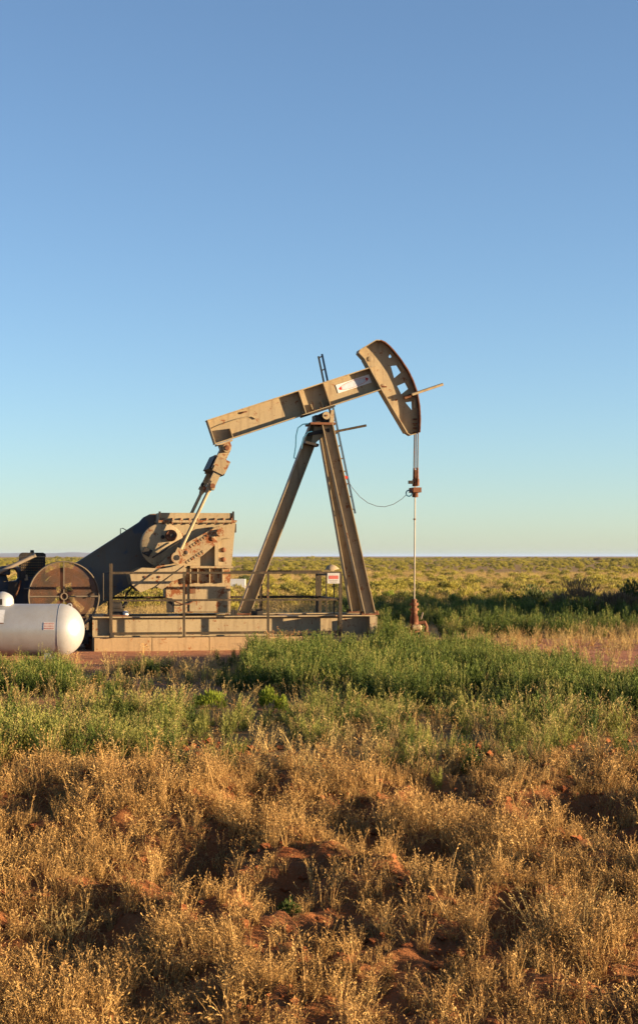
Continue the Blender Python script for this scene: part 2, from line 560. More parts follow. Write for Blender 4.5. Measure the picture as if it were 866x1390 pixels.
for yy in (-0.24, 0.21):
    MB().prism([U(446, 558, 0), U(449.5, 558, 0), U(450, 576, 0), U(444, 576, 0), U(444.5, 570, 0)], yy, yy + 0.03).build('bearing_bracket', M['tan'], sadd)

# walking beam
FW = 0.28
A = (U(281.5, 570, -FW / 2) + U(292, 603, -FW / 2)) / 2; A.y = 0
B = (U(505.5, 496.5, -FW / 2) + U(516.5, 530, -FW / 2)) / 2; B.y = 0
bd = (B - A).normalized(); bu = Vector((-bd.z, 0, bd.x))
BL = (B - A).length; BDP = 0.455
def bp(s, t, y=0.0):
    p = A + bd * s + bu * t
    return Vector((p.x, y, p.z))
wb = MB(); wb.ibeam(A, B + bd * 0.06, SIDE, BDP, FW, 0.018, 0.013)
beam = wb.build('walking_beam', M['tan'], unit)
def sfrac(px, py):
    q = U(px, py, -FW / 2) - A
    return q.x * bd.x + q.z * bd.z
mrot = Matrix((bd, SIDE, bu)).transposed()
def stiff(s, t0, t1, depth=FW / 2 - 0.004, th=0.014, mat='tan'):
    for sg in (-1, 1):
        b = MB(); b.box(bp(s, (t0 + t1) / 2, sg * (0.008 + depth) / 2 + 0.0), (th, depth - 0.008, t1 - t0), mrot)
        b.build('stiffener', M[mat], beam)
HI = BDP / 2 - 0.019
sA = sfrac(409.5, 542); sB = sfrac(443, 532)
stiff(0.012, -HI, HI); stiff(sA, -HI, HI); stiff(sB, -HI, HI)
stiff(sfrac(315, 589), -HI, -HI + 0.17)
stiff(sfrac(424, 551), -HI, -HI + 0.13, 0.085); stiff(sfrac(438, 547), -HI, -HI + 0.13, 0.085)
MB().box(bp((sA + sB) / 2, -BDP / 2 - 0.014), (0.62, 0.30, 0.026), mrot).build('saddle_plate', M['dark'], beam)
for k in range(6):
    for yy in (-0.10, 0.10):
        MB().lathe(bp(sA - 0.05 + k * 0.11, -BDP / 2 + 0.018, yy), bu, [(0, 0.017), (0.022, 0.017)], 6).build('bolt', M['rust'], beam)
# bent conduit on the web
cp = [bp(0.06, 0.06, -0.02), bp(0.25, 0.075, -0.022), bp(0.55, 0.075, -0.022), bp(0.80, 0.05, -0.022), bp(0.86, -0.02, -0.022)]
MB().tube(cp, 0.010, 6).build('conduit', M['tan'], beam, 40)
MB().tube([bp(0.63, 0.155, -0.012), bp(0.69, 0.16, -0.035), bp(0.75, 0.155, -0.012)], 0.012, 6).build('lifting_loop', M['rust'], beam, 40)

# emblem plate: white panel, thin red ring that swells into a wedge at both ends
ec = (U(454.7, 524, 0) + U(501.8, 507.4, 0) + U(504.6, 517.8, 0) + U(457.5, 535, 0)) / 4
q = ec - A; es, et = q.x * bd.x + q.z * bd.z, q.x * bu.x + q.z * bu.z
emb = MB().box(bp(es, et, -0.011), (0.65, 0.008, 0.155), mrot).build('emblem_plate', M['plate'], beam)
rm = MB(); N = 56
for i in range(N):
    a = 2 * math.pi * i / N
    ca_, sa_ = math.cos(a), math.sin(a)
    ang = 0.03
    def ep(r1, r2):
        x, z = r1 * ca_, r2 * sa_
        return bp(es + x, et + z + x * ang, -0.0165)
    wdt = 0.017 + 0.045 * max(0, abs(ca_) - 0.90) / 0.10
    rm.v += [tuple(ep(0.29, 0.062)), tuple(ep(0.29 - wdt, 0.062 - 0.006))]
for i in range(N):
    j = (i + 1) % N
    rm.f.append((2 * i, 2 * j, 2 * j + 1, 2 * i + 1))
rm.build('red_ring', M['red'], emb)
im = MB(); ring_in = [bp(es + 0.245 * math.cos(2 * math.pi * i / 40), et + 0.05 * math.sin(2 * math.pi * i / 40) + 0.0075 * math.cos(2 * math.pi * i / 40), 0) for i in range(40)]
im.prism(ring_in, -0.0165, -0.0150)
M['pale_blue'] = paint('pale_blue_paint', (0.40, 0.44, 0.50), 0.1, 0.45)
im.build('emblem_field', M['pale_blue'], emb)

# horsehead
HP = [(487, 476.7), (508.8, 463.3), (514.5, 463.6), (520, 466.0), (526, 471), (531.4, 476.7), (541, 488.8), (550.8, 503.3), (558, 518), (563.6, 534), (566.6, 552), (567.6, 569.6), (566.8, 587.4), (555.5, 590.6), (550.8, 587.4), (516.9, 530), (494, 488), (486, 479.5)]
HH = [U(x, y, 0) for x, y in HP]
def hq(x, y):
    return U(470 + x / 6.186, 450 + y / 6.186, 0)
holes = [[hq(372, 290), hq(420, 285), hq(455, 345), hq(400, 392)],
         [hq(425, 457), hq(490, 430), hq(517, 482), hq(460, 527)],
         [hq(495, 596), hq(545, 588), hq(549, 662)],
         [hq(352, 212), hq(366, 190), hq(380, 214), hq(362, 224)]]
hm = MB(); hm.prism(HH, -0.007, 0.007, holes)
head = hm.build('horsehead', M['tan'], unit)
def strip(pts, half, th, name, mat, parent):
    """plate bent along a polyline in the x-z plane, spanning +-half sideways"""
    b = MB(); pts = [Vector(p) for p in pts]; n = len(pts)
    for i, p in enumerate(pts):
        d = (pts[min(i + 1, n - 1)] - pts[max(i - 1, 0)]).normalized()
        nn = Vector((-d.z, 0, d.x))
        for yy in (-half, half):
            for o in (0, th):
                b.v.append((p.x + nn.x * o, yy, p.z + nn.z * o))
    for i in range(n - 1):
        a = i * 4
        for k0, k1 in ((0, 1), (1, 3), (3, 2), (2, 0)):
            b.f.append((a + k0, a + k1, a + 4 + k1, a + 4 + k0))
    b.f.append((0, 1, 3, 2)); b.f.append(((n - 1) * 4, (n - 1) * 4 + 2, (n - 1) * 4 + 3, (n - 1) * 4 + 1))
    return b.build(name, mat, parent)
strip(HH[2:13], 0.135, 0.018, 'wireline_track', M['rust'], head)
strip(HH[0:3], 0.13, 0.016, 'top_flange', M['tan'], head)
strip(HH[12:15], 0.10, 0.014, 'bottom_flange', M['tan'], head)
strip(HH[14:17], 0.145, 0.022, 'back_flange', M['tan'], head)
strip([HH[16], HH[17], HH[0]], 0.13, 0.016, 'top_flange', M['tan'], head)
for (x0, y0, x1, y1) in ((446, 275, 478, 335), (517, 415, 538, 470), (566, 575, 572, 645), (362, 168, 386, 200)):
    b = MB(); b.bar(hq(x0, y0) + Vector((0, -0.03, 0)), hq(x1, y1) + Vector((0, -0.03, 0)), (0, 1, 0), 0.05, 0.035)
    b.build('lit_slot_bar', M['tan'], head)  # tan bars added to stand for the lit slots beside the track
for (x, y) in ((200, 230), (312, 462)):
    p = hq(x, y)
    MB().lathe((p.x, -0.022, p.z), (0, 1, 0), [(0, 0.03), (0.004, 0.045), (0.014, 0.045)], 16).build('pin_boss', M['tan'], head, 40)
p = hq(312, 462); MB().tube([(p.x - 0.06, -0.03, p.z + 0.005), (p.x + 0.05, -0.03, p.z - 0.005)], 0.014, 6).build('hinge_pin', M['rust'], head)
hb = MB(); hb.tube([U(559, 535.5, -0.14), U(601, 521.5, -0.14)], 0.026, 10)
hb.build('head_bar', M['tan'], head, 40)
p = U(554, 538, -0.05)
MB().box(p, (0.16, 0.09, 0.06), mrot).build('bar_bracket', M['rust'], head)
for yy in (575, 569, 581, 587):
    p = U(563, yy, -0.05); MB().box(p, (0.07, 0.06, 0.02)).build('wireline_clip', M['rust'], head)

# wireline (bridle), carrier bar
for yy, x0, x1 in ((-0.10, 567.2, 566.6), (0.10, 562.6, 561.5)):
    MB().tube([U(567.0 if yy < 0 else 563.5, 556, yy), U(x0, 585, yy), U(x1, 640, yy * 0.9)], 0.012, 6).build('bridle_cable', M['cable'], unit)
MB().tube([U(564.5, 588, 0.0), U(564, 636, 0.0)], 0.010, 6).build('bridle_cable', M['cable'], unit)
cbp = U(563.3, 650, 0)
b = MB(); b.box((cbp.x, 0, U(0, 661, 0).z), (0.15, 0.34, 0.09))
carrier = b.build('carrier_bar', M['rust'], unit)
for yy in (-0.10, 0.10):
    x0 = U(566.3 if yy < 0 else 562, 650, yy).x
    MB().lathe((x0, yy, U(0, 655, 0).z), (0, 0, 1), [(0, 0.036), (0.12, 0.036), (0.13, 0.026), (0.33, 0.022)], 10).build('cable_socket', M['rust'], carrier, 40)
MB().lathe((cbp.x, 0, U(0, 671, 0).z), (0, 0, 1), [(0, 0.055), (0.08, 0.055)], 12).build('load_cell', M['rust'], carrier, 40)
b = MB(); b.lathe((cbp.x, 0, U(0, 655.5, 0).z), (0, 0, 1), [(0, 0.05), (0.09, 0.05), (0.09, 0.03), (0.30, 0.03)], 10)
b.build('rod_clamp', M['rust'], carrier, 40)
b = MB(); b.box((cbp.x - 0.10, -0.08, U(0, 650, 0).z), (0.09, 0.06, 0.06)); b.build('clamp_bolt', M['dark'], carrier)
rc = U(555, 669.5, -0.1); MB().ring(rc, (0, 1, 0), 0.055, 0.011, 20).build('cable_loop', M['bluehose'], carrier, 60)

# tail bearing, equalizer, pitman arms
wrist_px = (240, 757)
tb = U(306.5, 609, 0)
b = MB(); b.lathe((tb.x, -0.20, tb.z), (0, 1, 0), [(0, 0.075), (0.4, 0.075)], 18)
b.box(tb + bu * 0.05, (0.20, 0.22, 0.10), mrot)
tail = b.build('tail_bearing', M['tan_rusty'], unit, 40)
MB().box(tb + bu * 0.105, (0.30, 0.26, 0.03), mrot).build('bearing_base', M['tan'], tail)
for yy in (-0.216, 0.20):
    MB().lathe((tb.x, yy, tb.z), (0, 1, 0), [(0, 0.04), (0.016, 0.05)], 14).build('bearing_cap', M['rust'], tail, 40)
PW = 0.53
wp = U(*wrist_px, -PW)
wp0 = Vector((wp.x, 0, wp.z))
pd = (Vector((tb.x, 0, tb.z)) - wp0).normalized(); pn = Vector((-pd.z, 0, pd.x))
PL = (Vector((tb.x, 0, tb.z)) - wp0).length
prot = Matrix((pn, SIDE, pd)).transposed()
def pp(s, t, y):
    q = wp0 + pd * s + pn * t
    return Vector((q.x, y, q.z))
b = MB(); b.box(pp(PL - 0.13, 0, 0), (0.17, 0.20, 0.26), prot); b.build('equalizer_neck', M['tan_rusty'], tail)
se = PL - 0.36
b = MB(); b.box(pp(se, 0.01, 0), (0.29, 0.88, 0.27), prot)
eq = b.build('equalizer', M['dark'], unit)  # cross beam coloured dark to carry the shade on its left face
for sg in (-1, 1):
    MB().box(pp(se, 0, sg * 0.5115), (0.25, 0.14, 0.24), prot).build('end_block', M['tan_rusty'], eq)
for sg in (-1, 1):
    y = sg * PW
    b = MB(); b.box(pp(se - 0.27, 0, y), (0.13, 0.10, 0.30), prot)
    b.box(pp(se - 0.10, 0, y), (0.20, 0.14, 0.10), prot)
    b.box(pp(se - 0.43, 0, y), (0.15, 0.13, 0.06), prot)
    b.tube([pp(se - 0.42, 0, y), pp(0.12, 0, y)], 0.031, 12)
    b.lathe(pp(se - 0.52, 0, y), pd, [(0, 0.036), (0.07, 0.055), (0.1, 0.055)], 12)
    pa = b.build('pitman_arm', M['tan'], unit, 35)
    MB().tube([pp(se - 0.40, -0.02, y - 0.09), pp(se - 0.40, -0.02, y + 0.09)], 0.045, 10).build('clamp_pin', M['rust'], pa, 40)
    MB().box(pp(se - 0.36, 0.055, y - 0.055), (0.05, 0.03, 0.06), prot).build('clamp_bolt', M['dark'], pa)
    b = MB(); b.lathe((wp0.x, y - 0.075, wp0.z), (0, 1, 0), [(0, 0.055), (0.0, 0.10), (0.13, 0.10), (0.15, 0.08)], 20)
    b.box(pp(0.10, 0, y), (0.13, 0.10, 0.14), prot)
    b.build('wrist_bearing', M['tan_rusty'], pa, 40)
    MB().lathe((wp0.x, y - 0.082, wp0.z), (0, 1, 0), [(0, 0.048), (0.01, 0.048)], 14).build('wrist_pin', M['dark'], pa, 40)

# cranks with counterweights
def crank(y0, y1, sgn):
    hub = U(297, 722, -0.36)
    dx = 0.0
    def c(px, py):
        q = U(px, py, -0.36); return Vector((q.x, 0, q.z))
    body = []
    hc = c(296.5, 723); r = 0.10
    ang0 = math.atan2((c(238, 757) - hc).z, (c(238, 757) - hc).x)
    for k in range(9):
        a = ang0 - math.pi / 2 - math.pi * 0 + math.pi + math.pi * (k / 8.0)
        a = ang0 + math.pi / 2 - math.pi * k / 8.0 * -1 - math.pi
        body.append(hc + Vector((math.cos(a), 0, math.sin(a))) * r)
    body = [c(290, 717), c(296, 714), c(301, 716), c(303.5, 721), c(303, 728), c(298, 734), c(276, 753), c(250, 771), c(232, 782), c(212, 788), c(205, 776), c(222, 760), c(245, 742), c(261, 732.5)]
    b = MB(); b.prism(body, y0, y1)
    o = b.build('crank', M['tan_rusty'], unit)
    out = y0 if sgn < 0 else y1
    cw = [c(175.5, 778.5), c(181, 776), c(192, 770.5), c(205, 771), c(218, 772), c(230, 770), c(242, 766), c(252, 772), c(250, 783), c(232, 789), c(224, 797), c(219, 800), c(210, 795.5), c(190, 804), c(179, 794)]
    b = MB(); b.prism(cw, y0 - (0.10 if sgn < 0 else -0.012), y1 + (0.10 if sgn > 0 else -0.012))
    w_ = b.build('counterweight', M['tan'], o)
    yb = y0 - 0.10 if sgn < 0 else y1 + 0.10
    for px, py in ((196, 783), (215, 783), (236, 777)):
        q = c(px, py)
        MB().lathe((q.x, yb - 0.012, q.z), (0, 1, 0), [(0, 0.022), (0.024, 0.022)], 6).build('bolt', M['rust'], w_)
    for px, py, rr, mt in ((252, 750, 0.062, 'tan_rusty'), (252, 750, 0.036, 'dark'), (289, 731, 0.045, 'tan_rusty'), (297, 723, 0.055, 'tan_rusty'), (281, 727, 0.02, 'rust')):
        q = c(px, py); th = 0.012 if rr > 0.06 else 0.02
        MB().lathe((q.x, out - (th if sgn < 0 else -0.001), q.z), (0, 1, 0), [(0, rr * 0.85), (0.004, rr), (th + 0.004 if sgn < 0 else th, rr)], 16).build('crank_boss', M[mt], o, 40)
    # cast lettering along the arm, too worn to read: small raised marks
    d = (c(276, 733) - c(258, 745)).normalized(); nn = Vector((-d.z, 0, d.x))
    mr = Matrix((d, SIDE, nn)).transposed()
    if sgn < 0:
        for row, (px, py, k_) in enumerate(((259.5, 741.5, 6), (254, 763, 7))):
            for k in range(k_):
                q = c(px, py) + d * (0.055 * k)
                MB().box((q.x, out - 0.004, q.z), (0.030, 0.012, 0.045), mr).build('cast_mark', M['tan_rusty'], o)
    return o
crank(-0.44, -0.335, -1)
crank(0.335, 0.44, 1)

# gear reducer
def g(px, py, y=-0.30):
    q = U(px, py, y); return Vector((q.x, 0, q.z))
GYH = 0.30
b = MB(); b.prism([g(216, 709), g(320, 709), g(314.5, 768), g(258, 768), g(232, 768), g(220, 745)], -GYH, GYH)
gear = b.build('gear_reducer', M['tan'], unit)
b = MB(); b.prism([g(216.5, 696), g(317.5, 696.5), g(318, 706), g(216.5, 706)], -GYH - 0.015, GYH + 0.015)
b.build('reducer_lid', M['tan'], gear)
b = MB(); b.prism([g(215, 706.2), g(321, 706.2), g(321, 709.4), g(215, 709.4)], -GYH - 0.055, GYH + 0.055)
b.build('lid_flange', M['tan_rusty'], gear)
for k in range(9):
    q = g(222 + k * 11.5, 705.5)
    MB().lathe((q.x, -GYH - 0.036, q.z), (0, 0, 1), [(-0.075, 0.017), (0.03, 0.017)], 6).build('bolt', M['rust'], gear)
for px in (217, 316.5):
    q = g(px, 697); MB().span((q.x - 0.018, -GYH - 0.03, q.z - 0.12), (q.x + 0.018, -GYH - 0.002 - 0.014, q.z + 0.035)).build('lid_lug', M['dark'], gear)
q = g(321.5, 715); MB().span((q.x - 0.012, -0.10, q.z - 0.10), (q.x + 0.022, -0.04, q.z + 0.06)).build('lifting_hook', M['dark'], gear)
MB().prism([g(291, 733), g(296, 733), g(296, 768), g(291, 768)], -GYH - 0.09, -GYH - 0.001).build('stiffener', M['tan'], gear)
MB().prism([g(298, 729), g(314, 728), g(314, 730.5), g(298, 731.5)], -GYH - 0.05, -GYH - 0.001).build('stiffener', M['tan'], gear)
b = MB(); b.prism([g(258, 768.2), g(316, 768.2), g(316, 771.2), g(258, 771.2)], -GYH - 0.07, GYH + 0.07)
b.build('base_flange', M['tan_rusty'], gear)
for px, py in ((303.5, 746.5), (303.5, 759.5)):
    q = g(px, py)
    MB().lathe((q.x, -GYH - 0.03, q.z), (0, 1, 0), [(0, 0.02), (0.01, 0.036), (0.03, 0.045)], 12).build('drain_plug', M['rust'], gear, 40)
q = g(297, 723); MB().lathe((q.x, -0.50, q.z), (0, 1, 0), [(0, 0.06), (1.0, 0.06)], 16).build('crank_shaft', M['tan_rusty'], gear, 40)
q = g(232.5, 727)
MB().lathe((q.x, -GYH - 0.13, q.z), (0, 1, 0), [(0, 0.06), (0.0, 0.095), (0.10, 0.105)], 20).build('bearing_housing', M['rust'], gear, 40)
MB().lathe((q.x, -GYH - 0.16, q.z), (0, 1, 0), [(0, 0.03), (0.04, 0.035)], 12).build('shaft_end', M['dark'], gear, 40)
# round brake cover
q = g(221, 740)
MB().lathe((q.x, -0.33, q.z), (0, 1, 0), [(0, 0.36), (0.012, 0.385), (0.14, 0.385)], 44).build('brake_cover', M['tan'], gear, 40)
q = g(221, 729); MB().lathe((q.x, -0.345, q.z), (0, 1, 0), [(0, 0.035), (0.02, 0.035)], 14).build('cover_bolt', M['dark'], gear, 40)
q = g(200, 749); MB().box((q.x, -0.30, q.z), (0.14, 0.12, 0.13), Matrix.Rotation(0.5, 3, 'Y')).build('brake_bracket', M['dark'], gear)
MB().tube([U(207, 757, -0.40), U(243, 735, -0.40)], 0.014, 6).build('brake_rod', M['dark'], gear)
MB().tube([U(206, 800, -0.70), U(250, 768, -0.70)], 0.012, 6).build('brake_lever', M['dark'], gear)

# pedestal under the reducer
b = MB(); b.prism([g(226, 771.4), g(313.5, 771.4), g(313.5, 831.5), g(237, 831.5), g(237, 814), g(226, 811)], -0.27, 0.27)
ped = b.build('reducer_pedestal', M['tan'], unit)
ped.data.materials[0] = M['tan_rusty']
for px in (258, 268, 284, 301.5):
    MB().prism([g(px, 771.5), g(px + 1.4, 771.5), g(px + 1.4, 791), g(px, 791)], -0.345, -0.271).build('stiffener', M['tan'], ped)
MB().prism([g(258, 791.5), g(294, 791.5), g(294, 830), g(258, 830)], -0.286, -0.271).build('cover_panel', M['tan'], ped)
b = MB(); b.prism([g(227.5, 812), g(234.5, 812), g(234.5, 831.5), g(227.5, 831.5)], -0.27, -0.17)
b.build('pedestal_leg', M['dark'], ped)
MB().tube([U(237, 816, -0.30), U(247, 820, -0.32), U(256, 820, -0.32), U(263, 816, -0.30)], 0.012, 6).build('drain_hose', M['rust'], ped, 40)
q = g(262, 801); MB().box((q.x, -0.285, q.z), (0.10, 0.03, 0.12)).build('data_plate', M['rust'], ped)

# belt guard on the far side
GP = [(104, 764), (190, 708.5), (196, 702), (205, 697.5), (216, 697), (228, 702), (238, 716), (240, 735), (233, 752), (190, 788), (150, 813), (133, 824), (118, 826), (104, 815), (98, 795), (98, 776)]
b = MB(); b.prism([U(x, y, 0.36) for x, y in GP], 0.36, 0.62)
bg_ = b.build('belt_guard', M['guard'], unit)
for (xa, ya), (xb, yb) in (((107, 765), (189, 711)), ((150, 811), (190, 786))):
    MB().bar(U(xa, ya, 0.352), U(xb, yb, 0.352), SIDE, 0.014, 0.03).build('guard_lip', M['guard'], bg_)
MB().tube([U(164, 725, 0.4), U(164, 717.5, 0.4), U(167, 717, 0.4), U(174, 721, 0.4)], 0.008, 5).build('wire_handle', M['dark'], bg_)
MB().tube([U(186, 790, 0.30), U(172, 806, 0.3), U(168, 826, 0.3)], 0.02, 6).build('guard_strut', M['dark'], bg_)

# ladder up the front of the post
la0, la1 = (437.0, 480.5), (482, 697)
lads = []
for y, mt in ((0.16, 'ladder_shade_blue'), (0.50, 'tan')):
    off = 0.0 if y < 0.3 else 0.0
    p0, p1 = U(la0[0], la0[1], y), U(la1[0], la1[1], y)
    if y > 0.3:
        p0 = Vector((U(437, 480.5, 0.16).x, y, U(437, 480.5, 0.16).z)); p1 = Vector((U(*la1, 0.16).x, y, U(*la1, 0.16).z))
    lads.append((p0, p1))
b = MB(); b.bar(lads[0][0], lads[0][1], SIDE, 0.022, 0.032)
lad = b.build('ladder', M['ladder_shade_blue'], unit)
b = MB(); b.bar(lads[1][0], lads[1][1], SIDE, 0.022, 0.032); b.build('ladder_stile', M['tan'], lad)
for k in range(13):
    t = 0.012 + k * 0.08
    MB().tube([lads[0][0].lerp(lads[0][1], t), lads[1][0].lerp(lads[1][1], t)], 0.012, 6).build('rung', M['tan'], lad)
p0 = lads[0][0].lerp(lads[0][1], 0.42)
MB().tube([U(452, 586.5, -0.05), U(497, 577.5, -0.05)], 0.022, 8).build('safety_bar', M['rail'], unit, 40)
MB().tube([U(449, 586.8, 0.16), U(455, 586, -0.05)], 0.022, 8).build('bar_clamp', M['tan'], unit, 40)
rp = U(468, 647.5, 0.1)
MB().box(rp, (0.10, 0.05, 0.05), Matrix.Rotation(0.4, 3, 'Y')).build('red_clamp', M['red'], unit)
# loose blue hoses on the post
MB().tube([U(419, 575, -0.3), U(411, 576, -0.3), U(404.5, 581, -0.3), U(402, 592, -0.3), U(401.5, 606, -0.3), U(399.5, 619, -0.3), U(399, 621.5, -0.3), U(401.5, 622, -0.3)], 0.011, 6).build('hose', M['bluehose'], unit, 60)
MB().tube([U(424, 585.5, -0.3), U(418, 586.5, -0.3), U(412, 594, -0.3), U(410, 602, -0.3), U(409.5, 609, -0.3)], 0.011, 6).build('hose', M['bluehose'], unit, 60)
# feet hardware on the skid
for px, w_, h_, yy in ((316, 0.05, 0.10, -0.55), (320, 0.04, 0.09, -0.5), (345, 0.10, 0.07, -0.4), (352, 0.12, 0.10, -0.35)):
    q = U(px, 830, yy); MB().box((q.x, yy, SK_T + h_ / 2 + 0.002), (w_, 0.10, h_)).build('anchor_clamp', M['dark'], unit)

# sagging signal wire between ladder and carrier
wp_ = [(469, 648), (478, 662), (488, 674), (499, 682.5), (511, 687), (522, 688), (534, 684.5), (545, 677.5), (552, 671)]
sw = MB(); sw.tube([U(x, y, 0.1 - 0.2 * i / 8) for i, (x, y) in enumerate(wp_)], 0.005, 5)
sw.build('signal_wire', M['cable'], unit, 60)

# ------------------------------------------------------------------ foundation
fd = empty('foundation', (OX, OY, 0), TH)
tag(fd, 'low stained tan concrete foundation under the pumpjack skid', 'foundation')
fx0, fx1 = U(128, 862, -0.95).x, U(511, 862, -0.95).x
NB = 5
for k in range(NB):
    a = fx0 + (fx1 - fx0) * k / NB; c = fx0 + (fx1 - fx0) * (k + 1) / NB
    b = MB(); b.span((a + 0.006, -0.98, -0.15), (c - 0.006, 0.98, SK_B - 0.003 - 0.004 * (k % 2)))
    b.build('foundation_block', M['concrete'], fd)

# ------------------------------------------------------------------ railing round the crank
rl = empty('guard_railing', (OX, OY, 0), TH)
tag(rl, 'brown pipe and angle-iron safety railing in front of the crank and pedestal', 'railing')
RY = 0.99
tz, mz, bz = U(300, 777.5, -RY).z, U(300, 814.5, -RY).z, U(300, 859, -RY).z
rx0, rx1 = U(151, 800, -RY).x, U(462, 800, -RY).x
SQ = 0.038
def post(x, y, z0, z1, w=SQ, name='post'):
    return MB().span((x - w / 2, y - w / 2, z0), (x + w / 2, y + w / 2, z1)).build(name, M['rail'], rl)
def rail(x0, x1, y, z, w=0.034, t=0.028):
    return MB().span((x0, y - t / 2, z - w / 2), (x1, y + t / 2, z + w / 2)).build('rail', M['rail'], rl)
nx_ = [rx0, U(250, 800, -RY).x, U(364, 800, -RY).x, rx1]
for i, x in enumerate(nx_):
    post(x, -RY, SK_B - 0.004, tz + (0.16 if i == 0 else -0.021), 0.055 if i in (0, 3) else SQ)
for a, c in zip(nx_[:-1], nx_[1:]):
    for z, t in ((mz, 0.034), (bz, 0.045)):
        rail(a + 0.03, c - 0.03, -RY, z, t)
rail(rx0 + 0.03, rx1 + 0.02, -RY, tz, 0.04)
fxs = [rx0 + 0.1, rx0 + 1.5, rx0 + 2.9, rx1 + 0.02]
for i, x in enumerate(fxs):
    post(x, RY, SK_B - 0.004, tz - 0.021, 0.05)
for a, c in zip(fxs[:-1], fxs[1:]):
    rail(a + 0.026, c - 0.026, RY, mz, 0.045)
rail(rx0, rx1 + 0.05, RY, tz, 0.045)
post(rx1 - 0.05, RY - 0.06, SK_B - 0.004, tz - 0.02, 0.045)
for z in (tz - 0.05, mz):
    MB().span((rx1 + 0.0, -RY + 0.03, z - 0.018), (rx1 + 0.03, RY - 0.03, z + 0.018)).build('rail', M['rail'], rl)
for yy in (-0.36, 0.36):
    MB().span((rx1 + 0.005, yy - 0.011, SK_T + 0.015), (rx1 + 0.027, yy + 0.011, tz - 0.069)).build('picket', M['rail'], rl)
MB().tube([(rx0 - 0.03, -RY, tz), (rx0 - 0.13, -RY, tz), (rx0 - 0.13, -RY, mz)], 0.008, 5).build('rail_end', M['rail'], rl, 40)
MB().span((rx1 + 0.005, -0.955, SK_B + 0.0), (rx1 + 0.017, -0.715, SK_T + 0.03)).build('shade_board', M['rail'], rl)  # made-up board, added to throw shade on the skid web
MB().span((rx0 - 0.02, -RY - 0.05, bz - 0.06), (rx0 + 0.05, -RY - 0.028, bz + 0.02)).build('base_clip', M['dark'], rl)

# warning sign
sg = empty('warning_sign', (OX, OY, 0), TH)
tag(sg, 'small white warning sign with a red band hung on the railing corner', 'sign')
sx0, sx1 = U(444, 785, -RY).x, U(460.5, 785, -RY).x
sz0, sz1 = U(450, 792, -RY).z, U(450, 777.8, -RY).z
MB().span((sx0, -RY - 0.032, sz0), (sx1, -RY - 0.026, sz1)).build('sign_plate', M['dull_white'], sg)
MB().span((sx0 + 0.025, -RY - 0.0355, sz1 - 0.105), (sx1 - 0.025, -RY - 0.0325, sz1 - 0.045)).build('red_band', M['faded_red'], sg)
for k, wd in enumerate((0.15, 0.11)):
    xm = (sx0 + sx1) / 2
    MB().span((xm - wd / 2, -RY - 0.0355, sz0 + 0.045 - 0.025 * k), (xm + wd / 2, -RY - 0.0325, sz0 + 0.055 - 0.025 * k)).build('text_line', M['grey'], sg)

# ------------------------------------------------------------------ wellhead with polished rod
wx = U(562, 840, 0)
wr = empty('wellhead', (OX, OY, 0), TH)
tag(wr, 'rusty red wellhead with stuffing box and polished rod below the horsehead', 'wellhead')
X = U(562.0, 820, 0).x; XT = cbp.x
zt = lambda py: U(562, py, 0).z
MB().tube([(X, 0, zt(818)), (XT, 0, zt(655))], 0.0135, 8).build('polished_rod', M['steel'], wr, 40)
MB().lathe(((X + XT) / 2 - 0.003, 0, zt(706)), (0, 0, 1), [(0, 0.022), (0.03, 0.022)], 8).build('rod_coupling', M['rust'], wr, 40)
b = MB(); b.lathe((X, 0, zt(836)), (0, 0, 1), [(0, 0.06), (0.10, 0.06), (0.10, 0.085), (0.14, 0.085), (0.14, 0.05), (0.19, 0.05), (0.19, 0.078), (0.24, 0.078), (0.24, 0.045), (0.28, 0.045), (0.28, 0.06), (0.31, 0.04)], 14)
b.build('stuffing_box', M['rust'], wr, 40)
b = MB(); b.lathe((X, 0, -0.05), (0, 0, 1), [(0, 0.09), (0.18, 0.09), (0.18, 0.14), (0.24, 0.14), (0.24, 0.09), (0.33, 0.09), (0.33, 0.13), (0.37, 0.13), (0.37, 0.08), (zt(836) + 0.05, 0.075)], 16)
b.build('tubing_head', M['rust'], wr, 40)
b = MB(); b.tube([(X, 0, 0.40), (X + 0.20, -0.02, 0.42), (X + 0.22, -0.02, 0.35), (X + 0.22, -0.02, 0.05)], 0.035, 8); b.build('flow_line', M['rust'], wr, 40)
b = MB(); b.tube([(X, 0, 0.24), (X - 0.28, -0.02, 0.22)], 0.04, 8); b.box((X - 0.16, -0.02, 0.23), (0.12, 0.12, 0.13)); b.build('side_valve', M['rust'], wr, 40)
MB().ring((X - 0.16, -0.13, 0.23), (0, 1, 0), 0.075, 0.012, 16).build('valve_wheel', M['rust'], wr, 40)
b = MB(); b.lathe((X + 0.06, -0.12, 0.33), (1, 0, 0), [(-0.12, 0.05), (0.02, 0.06), (0.05, 0.03)], 12); b.build('check_valve', M['tan_rusty'], wr, 40)
MB().tube([(X + 0.12, -0.03, 0.48), (X + 0.15, -0.05, 0.60)], 0.014, 6).build('bleed_pipe', M['steel'], wr, 40)
b = MB(); b.box((X + 0.18, -0.08, 0.14), (0.13, 0.13, 0.22)); b.build('valve_body', M['rust'], wr)

